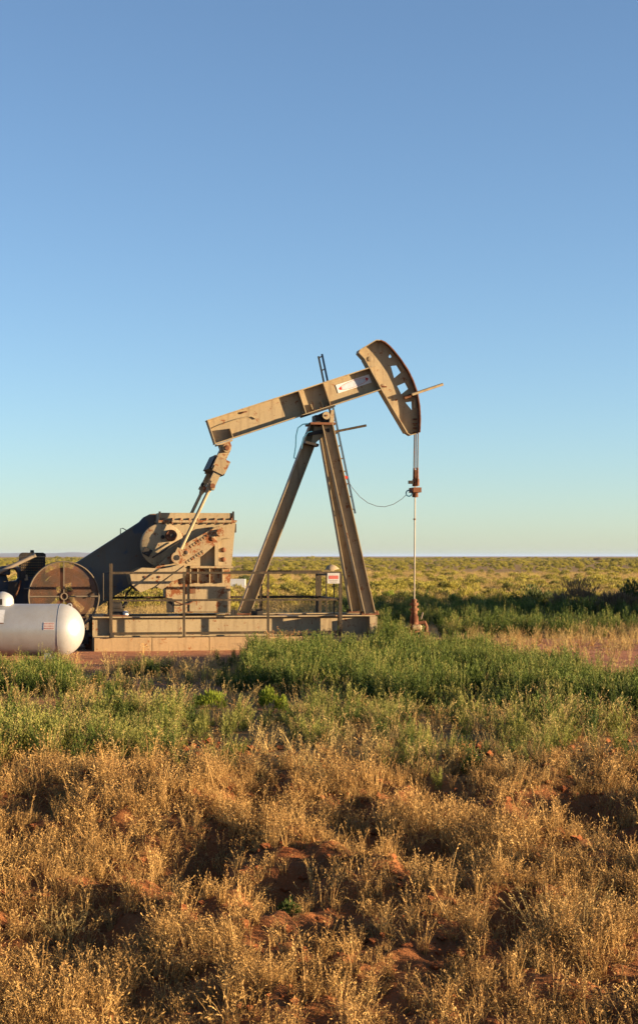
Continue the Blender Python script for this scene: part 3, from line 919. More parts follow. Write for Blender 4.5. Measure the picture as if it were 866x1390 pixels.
# ------------------------------------------------------------------ engine with flywheel cage
en = empty('engine', (OX, OY, 0), TH)
tag(en, 'dark stationary engine with radiator and exhaust pipe behind the propane tank', 'engine')
fc = U(87.3, 809.6, -0.30); FR = 0.605
b = MB(); b.ring(fc, SIDE, FR, 0.012, 56, 6); b.ring(fc + Vector((0, 0.28, 0)), SIDE, FR, 0.012, 56, 6)
cage = b.build('flywheel_cage', M['cage'], en, 60)
b = MB()
for a in (0, math.pi / 2, math.pi, 3 * math.pi / 2):
    d = Vector((math.cos(a), 0, math.sin(a)))
    b.bar(fc + d * 0.055, fc + d * FR, SIDE, 0.012, 0.022)
b.ring(fc, SIDE, 0.055, 0.014, 20)
b.build('cage_spokes', M['cage'], cage, 60)
b = MB(); b.lathe((fc.x, fc.y + 0.014, fc.z), SIDE, [(0, 0.001), (0, FR - 0.006)], 56, closed=False)
b.build('cage_screen', M['screen'], cage)
b = MB(); b.lathe((fc.x, fc.y + 0.012, fc.z), SIDE, [(0, FR - 0.004), (0.265, FR - 0.004)], 56, closed=False)
b.build('cage_band', M['dark'], cage, 60)
for k in range(10):
    a = k * 0.628 + 0.3
    p0 = fc + Vector((math.cos(a), 0, math.sin(a))) * (FR + 0.006)
    MB().tube([p0, p0 + Vector((0, 0.28, 0))], 0.009, 5).build('cage_strap', M['cage'], cage)
# flywheel itself behind the screen
b = MB(); b.lathe((fc.x, fc.y + 0.10, fc.z), SIDE, [(0, 0.50), (0.10, 0.50), (0.10, 0.42), (0, 0.42)], 40, closed=False)
b.v += []; fw = b.build('flywheel', M['rust'], en, 50)
for k in range(5):
    a = k * 2 * math.pi / 5 + 0.4
    d = Vector((math.cos(a), 0, math.sin(a)))
    MB().bar(fc + Vector((0, 0.15, 0)) + d * 0.06, fc + Vector((0, 0.15, 0)) + d * 0.43, SIDE, 0.05, 0.08).build('flywheel_spoke', M['rust'], fw)
MB().lathe((fc.x, fc.y + 0.03, fc.z), SIDE, [(0, 0.035), (0, 0.085), (0.22, 0.085)], 16).build('flywheel_hub', M['rust'], fw, 40)
b = MB(); b.lathe((fc.x - 0.32, fc.y + 0.30, fc.z + 0.05), SIDE, [(0, 0.20), (0.25, 0.22)], 22)
b.build('clutch_housing', M['dark'], en, 40)
b = MB(); b.prism([U(60, 793, -0.1), U(75, 778, -0.1), U(100, 772, -0.1), U(100, 790, -0.1), U(70, 800, -0.1)], 0.06, 0.30); b.build('timing_cover', M['tan_rusty'], en)
# radiator
r0, r1 = U(26.5, 800, 0.45), U(62.0, 750.5, 0.45)
rad = MB().span((r0.x, 0.38, r0.z), (r1.x, 0.60, r1.z - 0.07)).build('radiator', M['dark'], en)
hood = [Vector((r0.x - 0.01, 0, r1.z - 0.068)), Vector((r1.x + 0.01, 0, r1.z - 0.068)), Vector((r1.x + 0.005, 0, r1.z - 0.02)), Vector((r1.x - 0.04, 0, r1.z + 0.005)), Vector((r0.x + 0.05, 0, r1.z + 0.005)), Vector((r0.x + 0.01, 0, r1.z - 0.025))]
MB().prism(hood, 0.36, 0.62).build('radiator_tank', M['dark'], rad)
MB().lathe(((r0.x + r1.x) / 2, 0.49, r1.z), (0, 0, 1), [(0, 0.035), (0.045, 0.035), (0.05, 0.02)], 12).build('radiator_cap', M['dark'], rad, 40)
b = MB()
ncol, nrow = 12, 11
for i in range(ncol):
    for j in range(nrow):
        x = r0.x + 0.03 + (r1.x - r0.x - 0.06) * (i + 0.5) / ncol; z = r0.z + 0.03 + (r1.z - r0.z - 0.13) * (j + 0.5) / nrow
        b.box((x, 0.374, z), (0.022, 0.010, 0.020))
M['core'] = paint('radiator_core', (0.10, 0.065, 0.03), 0.8, 0.6)
co = b.build('radiator_core', M['core'], rad); co['kind'] = 'stuff'
# block, manifold, air cleaner, exhaust
b = MB(); b.prism([U(-60, 784, 0.4), U(2, 783, 0.4), U(6, 790, 0.4), U(22, 788, 0.4), U(27, 782, 0.4), U(50, 784, 0.4), U(58, 800, 0.4), U(58, 850, 0.4), U(-60, 850, 0.4)], 0.20, 0.75)
blk = b.build('engine_block', M['engine_blue'], en)
b = MB(); b.prism([U(-50, 776, 0.4), U(8, 776, 0.4), U(12, 789, 0.4), U(-50, 789, 0.4)], 0.30, 0.65); b.build('cylinder_head', M['engine_blue'], en)
b = MB(); q0 = U(7, 776, 0.25); b.lathe((q0.x, 0.25, q0.z - 0.06), (0, 0, 1), [(0, 0.08), (0.02, 0.10), (0.13, 0.10), (0.16, 0.05)], 16); b.build('air_cleaner', M['engine_blue'], en, 40)
b = MB(); b.tube([U(9, 773, 0.2), U(16, 769, 0.2), U(23, 771, 0.2), U(27, 777, 0.2), U(27, 784, 0.2)], 0.045, 10); b.build('intake_pipe', M['engine_blue'], en, 50)
b = MB(); b.tube([U(-25, 787, 0.12), U(0, 776.5, 0.12), U(46, 754.5, 0.12)], [0.035, 0.035, 0.035], 12); b.lathe(U(45.5, 754.7, 0.12), (U(46, 754.5, 0.12) - U(0, 776.5, 0.12)), [(0, 0.035), (0.03, 0.042), (0.05, 0.042)], 12)
b.build('exhaust_pipe', M['steel'], en, 40)
for px, py, sz, mt in ((31, 780, (0.10, 0.08, 0.14), 'dark'), (36, 784, (0.06, 0.06, 0.10), 'tan'), (18, 797, (0.16, 0.14, 0.20), 'dark'), (37, 799, (0.10, 0.04, 0.02), 'steel'), (12, 810, (0.2, 0.1, 0.25), 'engine_blue')):
    q = U(px, py, 0.16); MB().box(q, sz, Matrix.Rotation(0.15 * (px % 5 - 2), 3, 'Y')).build('engine_fitting', M[mt], en)
MB().tube([U(20, 812, 0.1), U(25, 800, 0.08), U(29, 788, 0.1)], 0.02, 8).build('fuel_hose', M['rust'], en, 40)
ex0, ex1 = U(-70, 850, 0.3).x, xl - 0.05
for yy in (-0.25, 0.62):
    MB().span((ex0, yy - 0.07, 0.10), (ex1, yy + 0.07, 0.34)).build('engine_rail', M['dark'], en)
for k in range(4):
    x = ex0 + 0.3 + k * 0.72
    MB().span((x - 0.1, -0.178, 0.0), (x + 0.1, 0.548, 0.22)).build('engine_sleeper', M['rust'], en)
MB().box((fc.x + 0.30, fc.y + 0.16, 0.47), (0.10, 0.2, 0.26), Matrix.Rotation(0.4, 3, 'Y')).build('cage_foot', M['dark'], en)
MB().box((fc.x - 0.30, fc.y + 0.16, 0.47), (0.10, 0.2, 0.26), Matrix.Rotation(-0.4, 3, 'Y')).build('cage_foot', M['dark'], en)

# small pump on the skid between engine and pedestal
sp = empty('small_pump', (OX, OY, 0), TH)
tag(sp, 'small dark oily transfer pump on the skid beside the flywheel cage', 'pump')
q = U(158, 830, -0.3)
b = MB(); b.box((q.x, -0.3, SK_T + 0.07), (0.26, 0.2, 0.10)); b.lathe((q.x - 0.1, -0.3, SK_T + 0.17), (1, 0, 0), [(0, 0.05), (0.03, 0.08), (0.18, 0.08), (0.20, 0.04)], 14); b.build('pump_body', M['dark'], sp, 40)
MB().tube([(q.x + 0.08, -0.32, SK_T + 0.15), (q.x + 0.20, -0.34, SK_T + 0.24)], 0.025, 8).build('pump_handle', M['dark'], sp, 40)
MB().lathe((q.x + 0.16, -0.38, SK_T + 0.002), (0, 0, 1), [(0, 0.05), (0.07, 0.055), (0.09, 0.02)], 10).build('filter_bowl', M['plate'], sp, 40)
MB().span((q.x - 0.2, -0.52, SK_T - 0.02), (q.x + 0.2, -0.2, SK_T + 0.019)).build('mounting_plate', M['rust'], sp)

# ------------------------------------------------------------------ propane tank
TD = 25.6
tz_ = EYE + (HY - 855) / F * TD
tr_ = 35.3 / F * TD
txr = (115 - CX) / F * TD
ts = (83.5 - CX) / F * TD
M['white'].node_tree.nodes['Principled BSDF'].inputs['Metallic'].default_value = 0.4
tk = empty('propane_tank', ((40 - CX) / F * TD, TD, gz((40 - CX) / F * TD, TD)), 0)
tag(tk, 'white horizontal propane tank with domed end at the left edge', 'tank')
def tl(p):
    return Vector(p) - tk.location
TL = 2.4
prof = []
hl = txr - ts
for k in range(13):
    a = math.pi / 2 * k / 12
    prof.append((-TL - hl * math.cos(a) , tr_ * math.sin(a) + 0.0005))
for k in range(12, -1, -1):
    a = math.pi / 2 * k / 12
    prof.append((hl * math.cos(a), tr_ * math.sin(a) + 0.0005))
b = MB(); b.lathe(tl((ts, TD, tz_)), (1, 0, 0), prof, 64); body = b.build('tank_shell', M['white'], tk, 50)
MB().ring(tl((ts, TD, tz_)), (1, 0, 0), tr_, 0.004, 64, 6).build('weld_seam', M['white'], body, 60)
MB().ring(tl((ts - TL, TD, tz_)), (1, 0, 0), tr_, 0.004, 64, 6).build('weld_seam', M['white'], body, 60)
dx = (4 - CX) / F * TD
b = MB(); b.lathe(tl((dx, TD, tz_ + tr_ - 0.03)), (0, 0, 1), [(0, 0.175), (0.10, 0.17), (0.15, 0.15), (0.19, 0.10), (0.215, 0.04), (0.22, 0.001)], 32)
dome = b.build('valve_dome', M['white'], tk, 50)
MB().span(tl((dx - 0.03, TD - 0.185, tz_ + tr_ - 0.01)), tl((dx + 0.03, TD - 0.165, tz_ + tr_ + 0.08))).build('dome_hasp', M['dark'], dome)
lx = (95 - CX) / F * TD
MB().ring(tl((lx, TD, tz_ + tr_ - 0.03)), (0, 1, 0), 0.032, 0.010, 20).build('lifting_lug', M['white'], tk, 60)
for px in (68, -90):
    x = (px - CX) / F * TD
    for yy in (-0.20, 0.20):
        MB().span(tl((x - 0.045, TD + yy - 0.012, -0.03)), tl((x + 0.045, TD + yy + 0.012, tz_ - math.sqrt(tr_ ** 2 - 0.2 ** 2) + 0.03))).build('tank_leg', M['white'], tk)
    MB().span(tl((x - 0.12, TD - 0.3, -0.06)), tl((x + 0.12, TD + 0.3, 0.03))).build('tank_pad', M['concrete'], tk)
def patch(px0, py0, px1, py1, name, mat, parent, lift):
    """thin decal that follows the shell"""
    b = MB(); K2 = 6
    for i in range(K2 + 1):
        py = py0 + (py1 - py0) * i / K2
        z = EYE + (HY - py) / F * TD - tz_
        z = max(-tr_ * 0.98, min(tr_ * 0.98, z))
        y = TD - math.sqrt(tr_ ** 2 - z ** 2) - lift
        zz = tz_ + z
        for px in (px0, px1):
            b.v.append(tuple(tl(((px - CX) / F * TD, y, zz))))
    for i in range(K2):
        b.f.append((2 * i, 2 * i + 1, 2 * i + 3, 2 * i + 2))
    return b.build(name, mat, parent)
lab = patch(65.5, 843.5, 80, 853.5, 'label_sticker', M['pinkish'], tk, 0.004)
k = 0
for row in range(3):
    x = 66.3
    while x < 79:
        w2 = random.uniform(0.7, 1.5)
        patch(x, 844.6 + row * 3.1, min(x + w2, 79.4), 845.9 + row * 3.1, 'red_letter', M['faded_red'], lab, 0.007)
        x += w2 + 0.7
np_ = patch(-30, 827, 12, 844, 'white_placard', M['plate'], tk, 0.004)
patch(-30, 844.0, 12, 845.3, 'orange_edge', M['rust'], np_, 0.005)

# ------------------------------------------------------------------ far objects behind the railing
b = MB(); p = W(316, 797, 75); q = W(333, 786, 75)
b.span((p.x - 0.4, 75, gz(p.x, 75) - 0.05), (q.x, 75.5, q.z))
sh = b.build('storage_box', M['plate'])
tag(sh, 'small white box standing far off in the brush behind the railing', 'box')
p = W(450, 776, 150)
b = MB()
for j in range(6):
    for i in range(16):
        a = 2 * math.pi * i / 16; t = j / 5 * math.pi / 2
        r = math.cos(t) * (1 + 0.12 * math.sin(3 * a + j))
        b.v.append((p.x + 0.75 * r * math.cos(a), 150 + 0.7 * r * math.sin(a), gz(p.x, 150) - 0.05 + 0.85 * math.sin(t)))
for j in range(5):
    for i in range(16):
        i2 = (i + 1) % 16
        b.f.append((j * 16 + i, j * 16 + i2, (j + 1) * 16 + i2, (j + 1) * 16 + i))
M['pale_rock'] = paint('pale_rock', (0.24, 0.185, 0.12), 0.3, 0.95)
rk = b.build('pale_boulder', M['pale_rock'], smooth=60)
tag(rk, 'pale rounded boulder in the brush just behind the warning sign', 'boulder')

# ------------------------------------------------------------------ vegetation prototypes (numpy meshes)
PROT = bpy.data.collections.new('plant_shapes')      # never linked to the scene: only meshes to copy

class LB:
    """leaf buffer: triangles/quads with a tint and a tip value per vertex"""
    def __init__(s):
        s.v, s.f, s.t, s.p = [], [], [], []
    def quad(s, pts, tint, tip=(0, 0, 0, 0)):
        n = len(s.v); s.v += [tuple(q) for q in pts]; s.f.append(tuple(range(n, n + len(pts))))
        s.t += [tint] * len(pts); s.p += list(tip)[:len(pts)]
    def leaf(s, base, d, L, w, tint, tip=0.0):
        d = Vector(d).normalized()
        e = d.cross(Vector((random.uniform(-1, 1), random.uniform(-1, 1), random.uniform(-1, 1))))
        if e.length < 1e-4: e = d.orthogonal()
        e.normalize(); base = Vector(base)
        s.quad([base, base + d * L * 0.45 + e * w / 2, base + d * L, base + d * L * 0.45 - e * w / 2], tint, (tip,) * 4)
    def blade(s, base, d, L, w, bend, tint, segs=3):
        base = Vector(base); d = Vector(d).normalized()
        e = d.cross(Vector((random.uniform(-1, 1), random.uniform(-1, 1), 0.2))).normalized()
        p = base; pts = []
        hd = Vector((d.x, d.y, 0)); hd = hd.normalized() if hd.length > 1e-3 else Vector((1, 0, 0))
        dd = d.copy()
        for i in range(segs + 1):
            ww = w * (1 - i / (segs + 0.4)) / 2
            pts.append((p + e * ww, p - e * ww))
            p = p + dd * (L / segs)
            dd = (dd + hd * bend + Vector((0, 0, -bend * 0.8))).normalized()
        for i in range(segs):
            s.quad([pts[i][0], pts[i][1], pts[i + 1][1], pts[i + 1][0]], tint)
        return (pts[-1][0] + pts[-1][1]) / 2, dd
    def mesh(s, name, mat):
        me = bpy.data.meshes.new(name); me.from_pydata(s.v, [], s.f)
        a = me.attributes.new('tint', 'FLOAT', 'POINT'); a.data.foreach_set('value', s.t)
        a = me.attributes.new('tip', 'FLOAT', 'POINT'); a.data.foreach_set('value', s.p)
        me.materials.append(mat); me.update()
        return me
    def proto(s, name, mat, coll):
        o = bpy.data.objects.new(name, s.mesh(name, mat)); coll.objects.link(o)
        return o

def rdir(up, spread):
    a = random.uniform(0, 2 * math.pi); t = random.random() ** 0.6 * spread
    return Vector((math.cos(a) * math.sin(t), math.sin(a) * math.sin(t), math.cos(t) * up))

def kochia(h=0.5, stems=15, leaves=34, spread=0.55, lw=0.0095, ll=0.05):
    L = LB()
    for s_ in range(stems):
        d = rdir(1, spread)
        base = Vector((random.gauss(0, 0.04), random.gauss(0, 0.04), -0.02))
        H = h * random.uniform(0.6, 1.08); tint0 = random.random()
        tipx, dd = L.blade(base, d, H, 0.007, -0.05, tint0 * 0.6)
        for k in range(leaves):
            t = (k + random.random()) / leaves
            t = 0.12 + 0.88 * t
            p = base + d * (H * t) + Vector((0, 0, 0.02 * t))
            side = rdir(1, 1.35)
            out = (d * 0.55 + side * 0.8).normalized()
            ln = ll * (1.25 - 0.75 * t) * random.uniform(0.7, 1.4)
            q = p + out * random.uniform(0, 0.05) * (1.15 - t)
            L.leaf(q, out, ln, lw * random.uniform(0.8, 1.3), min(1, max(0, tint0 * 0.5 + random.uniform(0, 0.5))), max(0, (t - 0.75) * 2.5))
    return L

def drygrass(h=0.27, blades=20, spread=0.42, heads=0.85, r=0.06, bend=0.20, w=0.0055, low=14):
    """bunch of upright stalks with nodding seed heads, and short bent leaves at the foot"""
    L = LB()
    for k in range(blades):
        a = random.uniform(0, 6.283); rr = r * math.sqrt(random.random())
        base = Vector((math.cos(a) * rr, math.sin(a) * rr, -0.015))
        d = rdir(1, spread) + Vector((math.cos(a), math.sin(a), 0)) * rr * 2
        tint = random.random() ** 0.8
        ln = h * random.uniform(0.55, 1.15)
        tip, dd = L.blade(base, d, ln, w, bend * random.uniform(0.1, 1.1), tint, 3)
        if random.random() < heads:
            for j in range(7):
                q = tip - dd * 0.016 * (j - 1.0)
                L.leaf(q, dd * 0.7 + rdir(1, 1.5) * 0.6 + Vector((0, 0, -0.5)), random.uniform(0.016, 0.032), 0.0058 * w / 0.0055, min(1, tint * 0.8 + 0.12))
    for k in range(low):
        d = rdir(1, 1.25)
        L.blade((random.gauss(0, r * 0.7), random.gauss(0, r * 0.7), -0.01), d, h * random.uniform(0.25, 0.5), w, 0.35, random.random() * 0.5, 2)
    return L

def shrub(rad=0.5, h=0.5, n=520, lw=0.03, ll=0.10, twigs=16):
    """rounded desert shrub: tufts of narrow leaves over an uneven dome, open in places"""
    L = LB()
    lobes = [(rdir(1, 1.5), random.uniform(0.7, 1.1)) for _ in range(9)]
    for k in range(twigs):
        d = rdir(1, 1.1)
        L.blade((0, 0, -0.03), d, h * 0.8, 0.02, 0.05, 0.1)
    for k in range(n):
        d, m_ = random.choice(lobes)
        dd = (d + rdir(1, 1.6) * 0.55).normalized()
        rr = m_ * random.uniform(0.5, 1.0) ** 0.5
        p = Vector((dd.x * rad * rr, dd.y * rad * rr, abs(dd.z) * h * rr))
        L.leaf(p, (dd + Vector((0, 0, 0.7)) + rdir(1, 1.2) * 0.5), ll * random.uniform(0.6, 1.3), lw, random.random())
    return L

def mkcoll(name, builders):
    c = bpy.data.collections.new(name)
    for i, (fn, mat) in enumerate(builders):
        fn().proto('%s_%02d' % (name, i), mat, c)
    return c

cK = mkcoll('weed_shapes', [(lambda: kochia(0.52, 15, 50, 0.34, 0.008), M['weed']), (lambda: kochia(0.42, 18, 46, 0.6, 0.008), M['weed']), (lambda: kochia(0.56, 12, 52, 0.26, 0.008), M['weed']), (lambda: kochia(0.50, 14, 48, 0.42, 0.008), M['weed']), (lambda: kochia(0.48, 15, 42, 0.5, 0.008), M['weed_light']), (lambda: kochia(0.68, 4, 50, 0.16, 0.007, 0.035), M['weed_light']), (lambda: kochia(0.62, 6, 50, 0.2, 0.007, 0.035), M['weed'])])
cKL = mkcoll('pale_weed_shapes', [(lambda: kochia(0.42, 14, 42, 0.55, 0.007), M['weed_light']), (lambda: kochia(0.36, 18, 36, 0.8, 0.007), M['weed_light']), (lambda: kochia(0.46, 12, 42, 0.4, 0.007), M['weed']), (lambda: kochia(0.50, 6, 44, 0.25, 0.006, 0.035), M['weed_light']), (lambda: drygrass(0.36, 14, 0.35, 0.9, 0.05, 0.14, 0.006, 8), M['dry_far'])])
cD = mkcoll('dry_shapes', [(lambda: drygrass(0.27, 11, 0.30, 0.9, 0.035, 0.16, 0.0075, 10), M['dry']), (lambda: drygrass(0.22, 13, 0.40, 0.9, 0.04, 0.18, 0.007, 10), M['dry']), (lambda: drygrass(0.31, 8, 0.22, 0.9, 0.03, 0.14, 0.0075, 8), M['dry']), (lambda: drygrass(0.15, 12, 0.8, 0.4, 0.05, 0.3, 0.007, 10), M['dry']), (lambda: drygrass(0.25, 16, 0.34, 0.95, 0.05, 0.16, 0.007, 12), M['dry']), (lambda: drygrass(0.20, 5, 0.35, 0.9, 0.05, 0.2, 0.007, 6), M['dry']), (lambda: drygrass(0.17, 9, 1.2, 0.2, 0.07, 0.4, 0.006, 14), M['dead_stem'])])
cD2 = mkcoll('straw_shapes', [(lambda: drygrass(0.26, 11, 0.35, 0.9, 0.04, 0.16, 0.007, 10), M['dry_far']), (lambda: drygrass(0.20, 13, 0.6, 0.7, 0.05, 0.2, 0.007, 12), M['dry_far']), (lambda: drygrass(0.30, 8, 0.25, 0.9, 0.03, 0.14, 0.007, 8), M['dry_far']), (lambda: drygrass(0.22, 12, 0.5, 0.8, 0.05, 0.2, 0.007, 12), M['dry'])])
cDF = mkcoll('pale_dry_shapes', [(lambda: drygrass(0.38, 30, 0.6, 0.6, 0.22, 0.15, 0.012), M['dry_far']), (lambda: drygrass(0.30, 34, 0.7, 0.6, 0.26, 0.15, 0.012), M['dry_far'])])
cS = mkcoll('shrub_shapes', [(lambda: shrub(0.5, 0.5), M['sage']), (lambda: shrub(0.6, 0.42), M['sage']), (lambda: shrub(0.42, 0.40), M['sage_mid']), (lambda: shrub(0.55, 0.5), M['sage'])])

def pxc(x, y):
    return CX + x / y * F

def gn_tree(coll):
    ng = bpy.data.node_groups.new('scatter_' + coll.name, 'GeometryNodeTree')
    ng.interface.new_socket('Geometry', in_out='INPUT', socket_type='NodeSocketGeometry')
    ng.interface.new_socket('Geometry', in_out='OUTPUT', socket_type='NodeSocketGeometry')
    n, l = ng.nodes, ng.links
    gi, go = n.new('NodeGroupInput'), n.new('NodeGroupOutput')
    ip = n.new('GeometryNodeInstanceOnPoints')
    ci = n.new('GeometryNodeCollectionInfo')
    ci.inputs['Collection'].default_value = coll
    ci.inputs['Separate Children'].default_value = True
    ci.inputs['Reset Children'].default_value = True
    l.new(gi.outputs[0], ip.inputs['Points']); l.new(ci.outputs[0], ip.inputs['Instance'])
    ip.inputs['Pick Instance'].default_value = True
    for nm, dt, sock in (('pick', 'INT', 'Instance Index'), ('rot', 'FLOAT_VECTOR', 'Rotation'), ('scl', 'FLOAT_VECTOR', 'Scale')):
        a = n.new('GeometryNodeInputNamedAttribute'); a.data_type = dt; a.inputs['Name'].default_value = nm
        l.new(a.outputs['Attribute'], ip.inputs[sock])
    l.new(ip.outputs[0], go.inputs[0])
    return ng

def scatter(name, coll, x, y, scale, label, cat, tilt=0.12, sink=0.0, zscale=None):
    px_ = pxc(x, y)
    open_ = ((np.abs(px_ - 366) < 30) & (y > 14.6) & (y < 17.6)) | ((np.abs(px_ - 284) < 36) & (y > 15.4) & (y < 18.0))
    scale = np.where(open_ & (y < 17.2), scale * 0.45, np.where(open_, scale * 0.2, scale))
    n = len(x); k = len(coll.objects)
    z = height(x, y) - sink
    me = bpy.data.meshes.new(name)
    me.vertices.add(n); me.vertices.foreach_set('co', np.stack([x, y, z], -1).ravel())
    a = me.attributes.new('pick', 'INT', 'POINT'); a.data.foreach_set('value', rng.integers(0, k, n).astype(np.int32))
    rot = np.stack([rng.normal(0, tilt, n), rng.normal(0, tilt, n), rng.uniform(0, 6.283, n)], -1)
    a = me.attributes.new('rot', 'FLOAT_VECTOR', 'POINT'); a.data.foreach_set('vector', rot.ravel())
    zs = scale if zscale is None else zscale
    a = me.attributes.new('scl', 'FLOAT_VECTOR', 'POINT'); a.data.foreach_set('vector', np.stack([scale, scale, zs], -1).ravel())
    o = bpy.data.objects.new(name, me); COL.objects.link(o)
    md = o.modifiers.new('scatter', 'NODES'); md.node_group = gn_tree(coll)
    o['kind'] = 'stuff'; o['label'] = label; o['category'] = cat
    print(name, n)
    return o


# ---- green weeds: density read from the photograph as patches (px, depth, half width px, half depth m, strength)
PATCH = [(440, 24.8, 130, 1.7, 1.0), (560, 24.8, 110, 1.9, 1.0), (590, 21.5, 190, 1.7, 1.0), (480, 20.8, 170, 1.9, 1.0), (740, 18.6, 160, 1.3, 1.0), (900, 17.9, 170, 1.2, 1.0),
         (385, 22.8, 70, 1.9, 0.9), (205, 22.9, 44, 0.55, 1.0), (90, 20.0, 130, 0.9, 0.9), (5, 21.8, 75, 1.3, 0.9), (-80, 22, 110, 2.0, 0.9), (320, 20.0, 80, 0.9, 0.8), (640, 18.4, 150, 1.0, 0.9), (215, 20.0, 60, 0.6, 0.6)]
def dens(x, y, patches):
    px = pxc(x, y); s = np.zeros_like(x)
    for cx, cy, wx_, wy_, st in patches:
        q = ((px - cx) / wx_) ** 2 + ((y - cy) / wy_) ** 2
        s = np.maximum(s, st * np.clip(1.5 - q, 0, 1))
    return s
N = 22000
y = rng.uniform(16.2, 28.0, N); x = rng.uniform(-7.5, 9.5, N)
dn = dens(x, y, PATCH) * np.clip((fbm(x * 1.1, y * 1.1, 77) - 0.32) * 4.5, 0.06, 1)
tank_clear = (x < (125 - CX) / F * y) & (y > 25.0)
keep = (rng.random(N) < dn * 0.66) & ~tank_clear
x, y = x[keep], y[keep]
sc = rng.uniform(0.5, 1.1, len(x)) * (0.45 + 1.05 * fbm(x * 0.9, y * 0.9, 81))
sc = np.minimum(np.where(rng.random(len(x)) < 0.07, sc * 1.4, sc), rng.uniform(0.62, 0.90, len(x)))
pq = pxc(x, y)
sc *= np.where((pq < 335) & (pq > 105), 0.56, np.where(pq <= 105, 0.9, 1.0))
ex = np.stack([rng.uniform(1.05, 1.5, 70), rng.uniform(28.7, 29.6, 70)]); x = np.concatenate([x, ex[0]]); y = np.concatenate([y, ex[1]]); sc = np.concatenate([sc, rng.uniform(0.6, 1.0, 70)])
scatter('green_weeds', cK, x, y, sc, 'tall dark green feathery weeds growing in front of the skid', 'weeds')

N = 14000
y = rng.uniform(12.2, 17.6, N); x = rng.uniform(-4.8, 6.2, N)
px = pxc(x, y)
dn = np.clip((fbm(x * 1.0 + 9, y * 1.1, 91) - 0.36) * 5.0, 0, 1) * np.where(px > 770, 0.2, 1.0)
dn *= np.clip((y - 12.2) / 1.3, 0, 1) ** 1.5
dn = np.where((y > 16.2) & (px < 420), dn * 0.4, dn)
keep = rng.random(N) < dn * 0.34
x, y = x[keep], y[keep]
sc = rng.uniform(0.35, 0.95, len(x)) * (0.45 + 0.85 * fbm(x * 0.8, y * 0.8, 95)) * np.clip(0.55 + (y - 12.2) * 0.3, 0.55, 1)
x_keep, y_keep, sc_keep = x, y, sc
N = 3000
y = rng.uniform(33, 57, N); x = rng.uniform(0.6, 11, N)
keep = rng.random(N) < np.clip((fbm(x * 0.5, y * 0.35, 151) - 0.3) * 4, 0.05, 1)
x, y = x[keep], y[keep]
scatter('hollow_weeds', cK, x, y, rng.uniform(0.35, 0.95, len(x)), 'dark green weeds in the long shadow right of the wellhead', 'weeds')
x, y, sc = x_keep, y_keep, sc_keep
scatter('pale_weeds', cKL, x, y, sc, 'paler yellow-green weeds along the top of the dry grass bank', 'weeds')

# ---- clods of red dirt on the bank
cl_v, cl_f = [], []
NC = 5200
ccy = rng.uniform(6.8, 14.6, NC); ccx = rng.uniform(-3.6, 4.2, NC); ccz = height(ccx, ccy)
ccr = 0.008 + 0.036 * rng.random(NC) ** 4
for cx_, cy_, cz_, cr_ in zip(ccx, ccy, ccz, ccr):
    b0_ = len(cl_v)
    for dx_, dy_, dz_ in ((1, 0, 0), (0, 1, 0), (-1, 0, 0), (0, -1, 0), (0, 0, 1), (0, 0, -1), (0.7, 0.6, 0.6), (-0.6, -0.7, 0.6)):
        j_ = random.uniform(0.6, 1.2) * cr_
        cl_v.append((cx_ + dx_ * j_, cy_ + dy_ * j_, cz_ + dz_ * j_ * 0.8 + cr_ * 0.3))
    cl_f += [tuple(q + b0_ for q in t) for t in ((0, 1, 6), (1, 4, 6), (4, 0, 6), (1, 2, 4), (2, 3, 7), (3, 4, 7), (4, 2, 7), (3, 0, 4), (1, 0, 5), (2, 1, 5), (3, 2, 5), (0, 3, 5))]
cm = MB(); cm.v, cm.f = cl_v, cl_f
co_ = cm.build('dirt_clods', M['ground']); co_['kind'] = 'stuff'; co_['label'] = 'crumbled red dirt clods on the foreground bank'; co_['category'] = 'dirt'
# ---- dry grass on the bank and between the weeds
N = 52000
y = rng.uniform(6.4, 13.4, N); x = rng.uniform(-4.0, 6.0, N)
hol = np.zeros(N)
for hx, hy, rx, ry, dep in HOLES:
    hol = np.maximum(hol, np.exp(-(((x - hx) / rx) ** 2 + ((y - hy) / ry) ** 2)))
cl1 = fbm(x * 5.5, y * 4.2, 101, 2); cl2 = fbm(x * 1.1, y * 1.0, 103)
cl0 = fbm(x * 11.0, y * 8.0, 107, 2)
dn = np.clip((0.40 * cl0 + 0.32 * cl1 + 0.28 * cl2 - 0.42) * 6.0, 0.10, 1) * (1 - 0.93 * hol) * np.clip((13.5 - y) / 1.0, 0, 1)
keep = rng.random(N) < dn * 0.80
x, y = x[keep], y[keep]
sc = rng.uniform(0.35, 0.85, len(x)) * (0.55 + 0.5 * fbm(x * 2.2, y * 2.2, 105))
sc = np.where(rng.random(len(x)) < 0.06, sc * 1.45, sc)
scatter('dry_grass', cD, x, y, sc, 'golden dry grass covering the red dirt bank in the foreground', 'grass', 0.2)

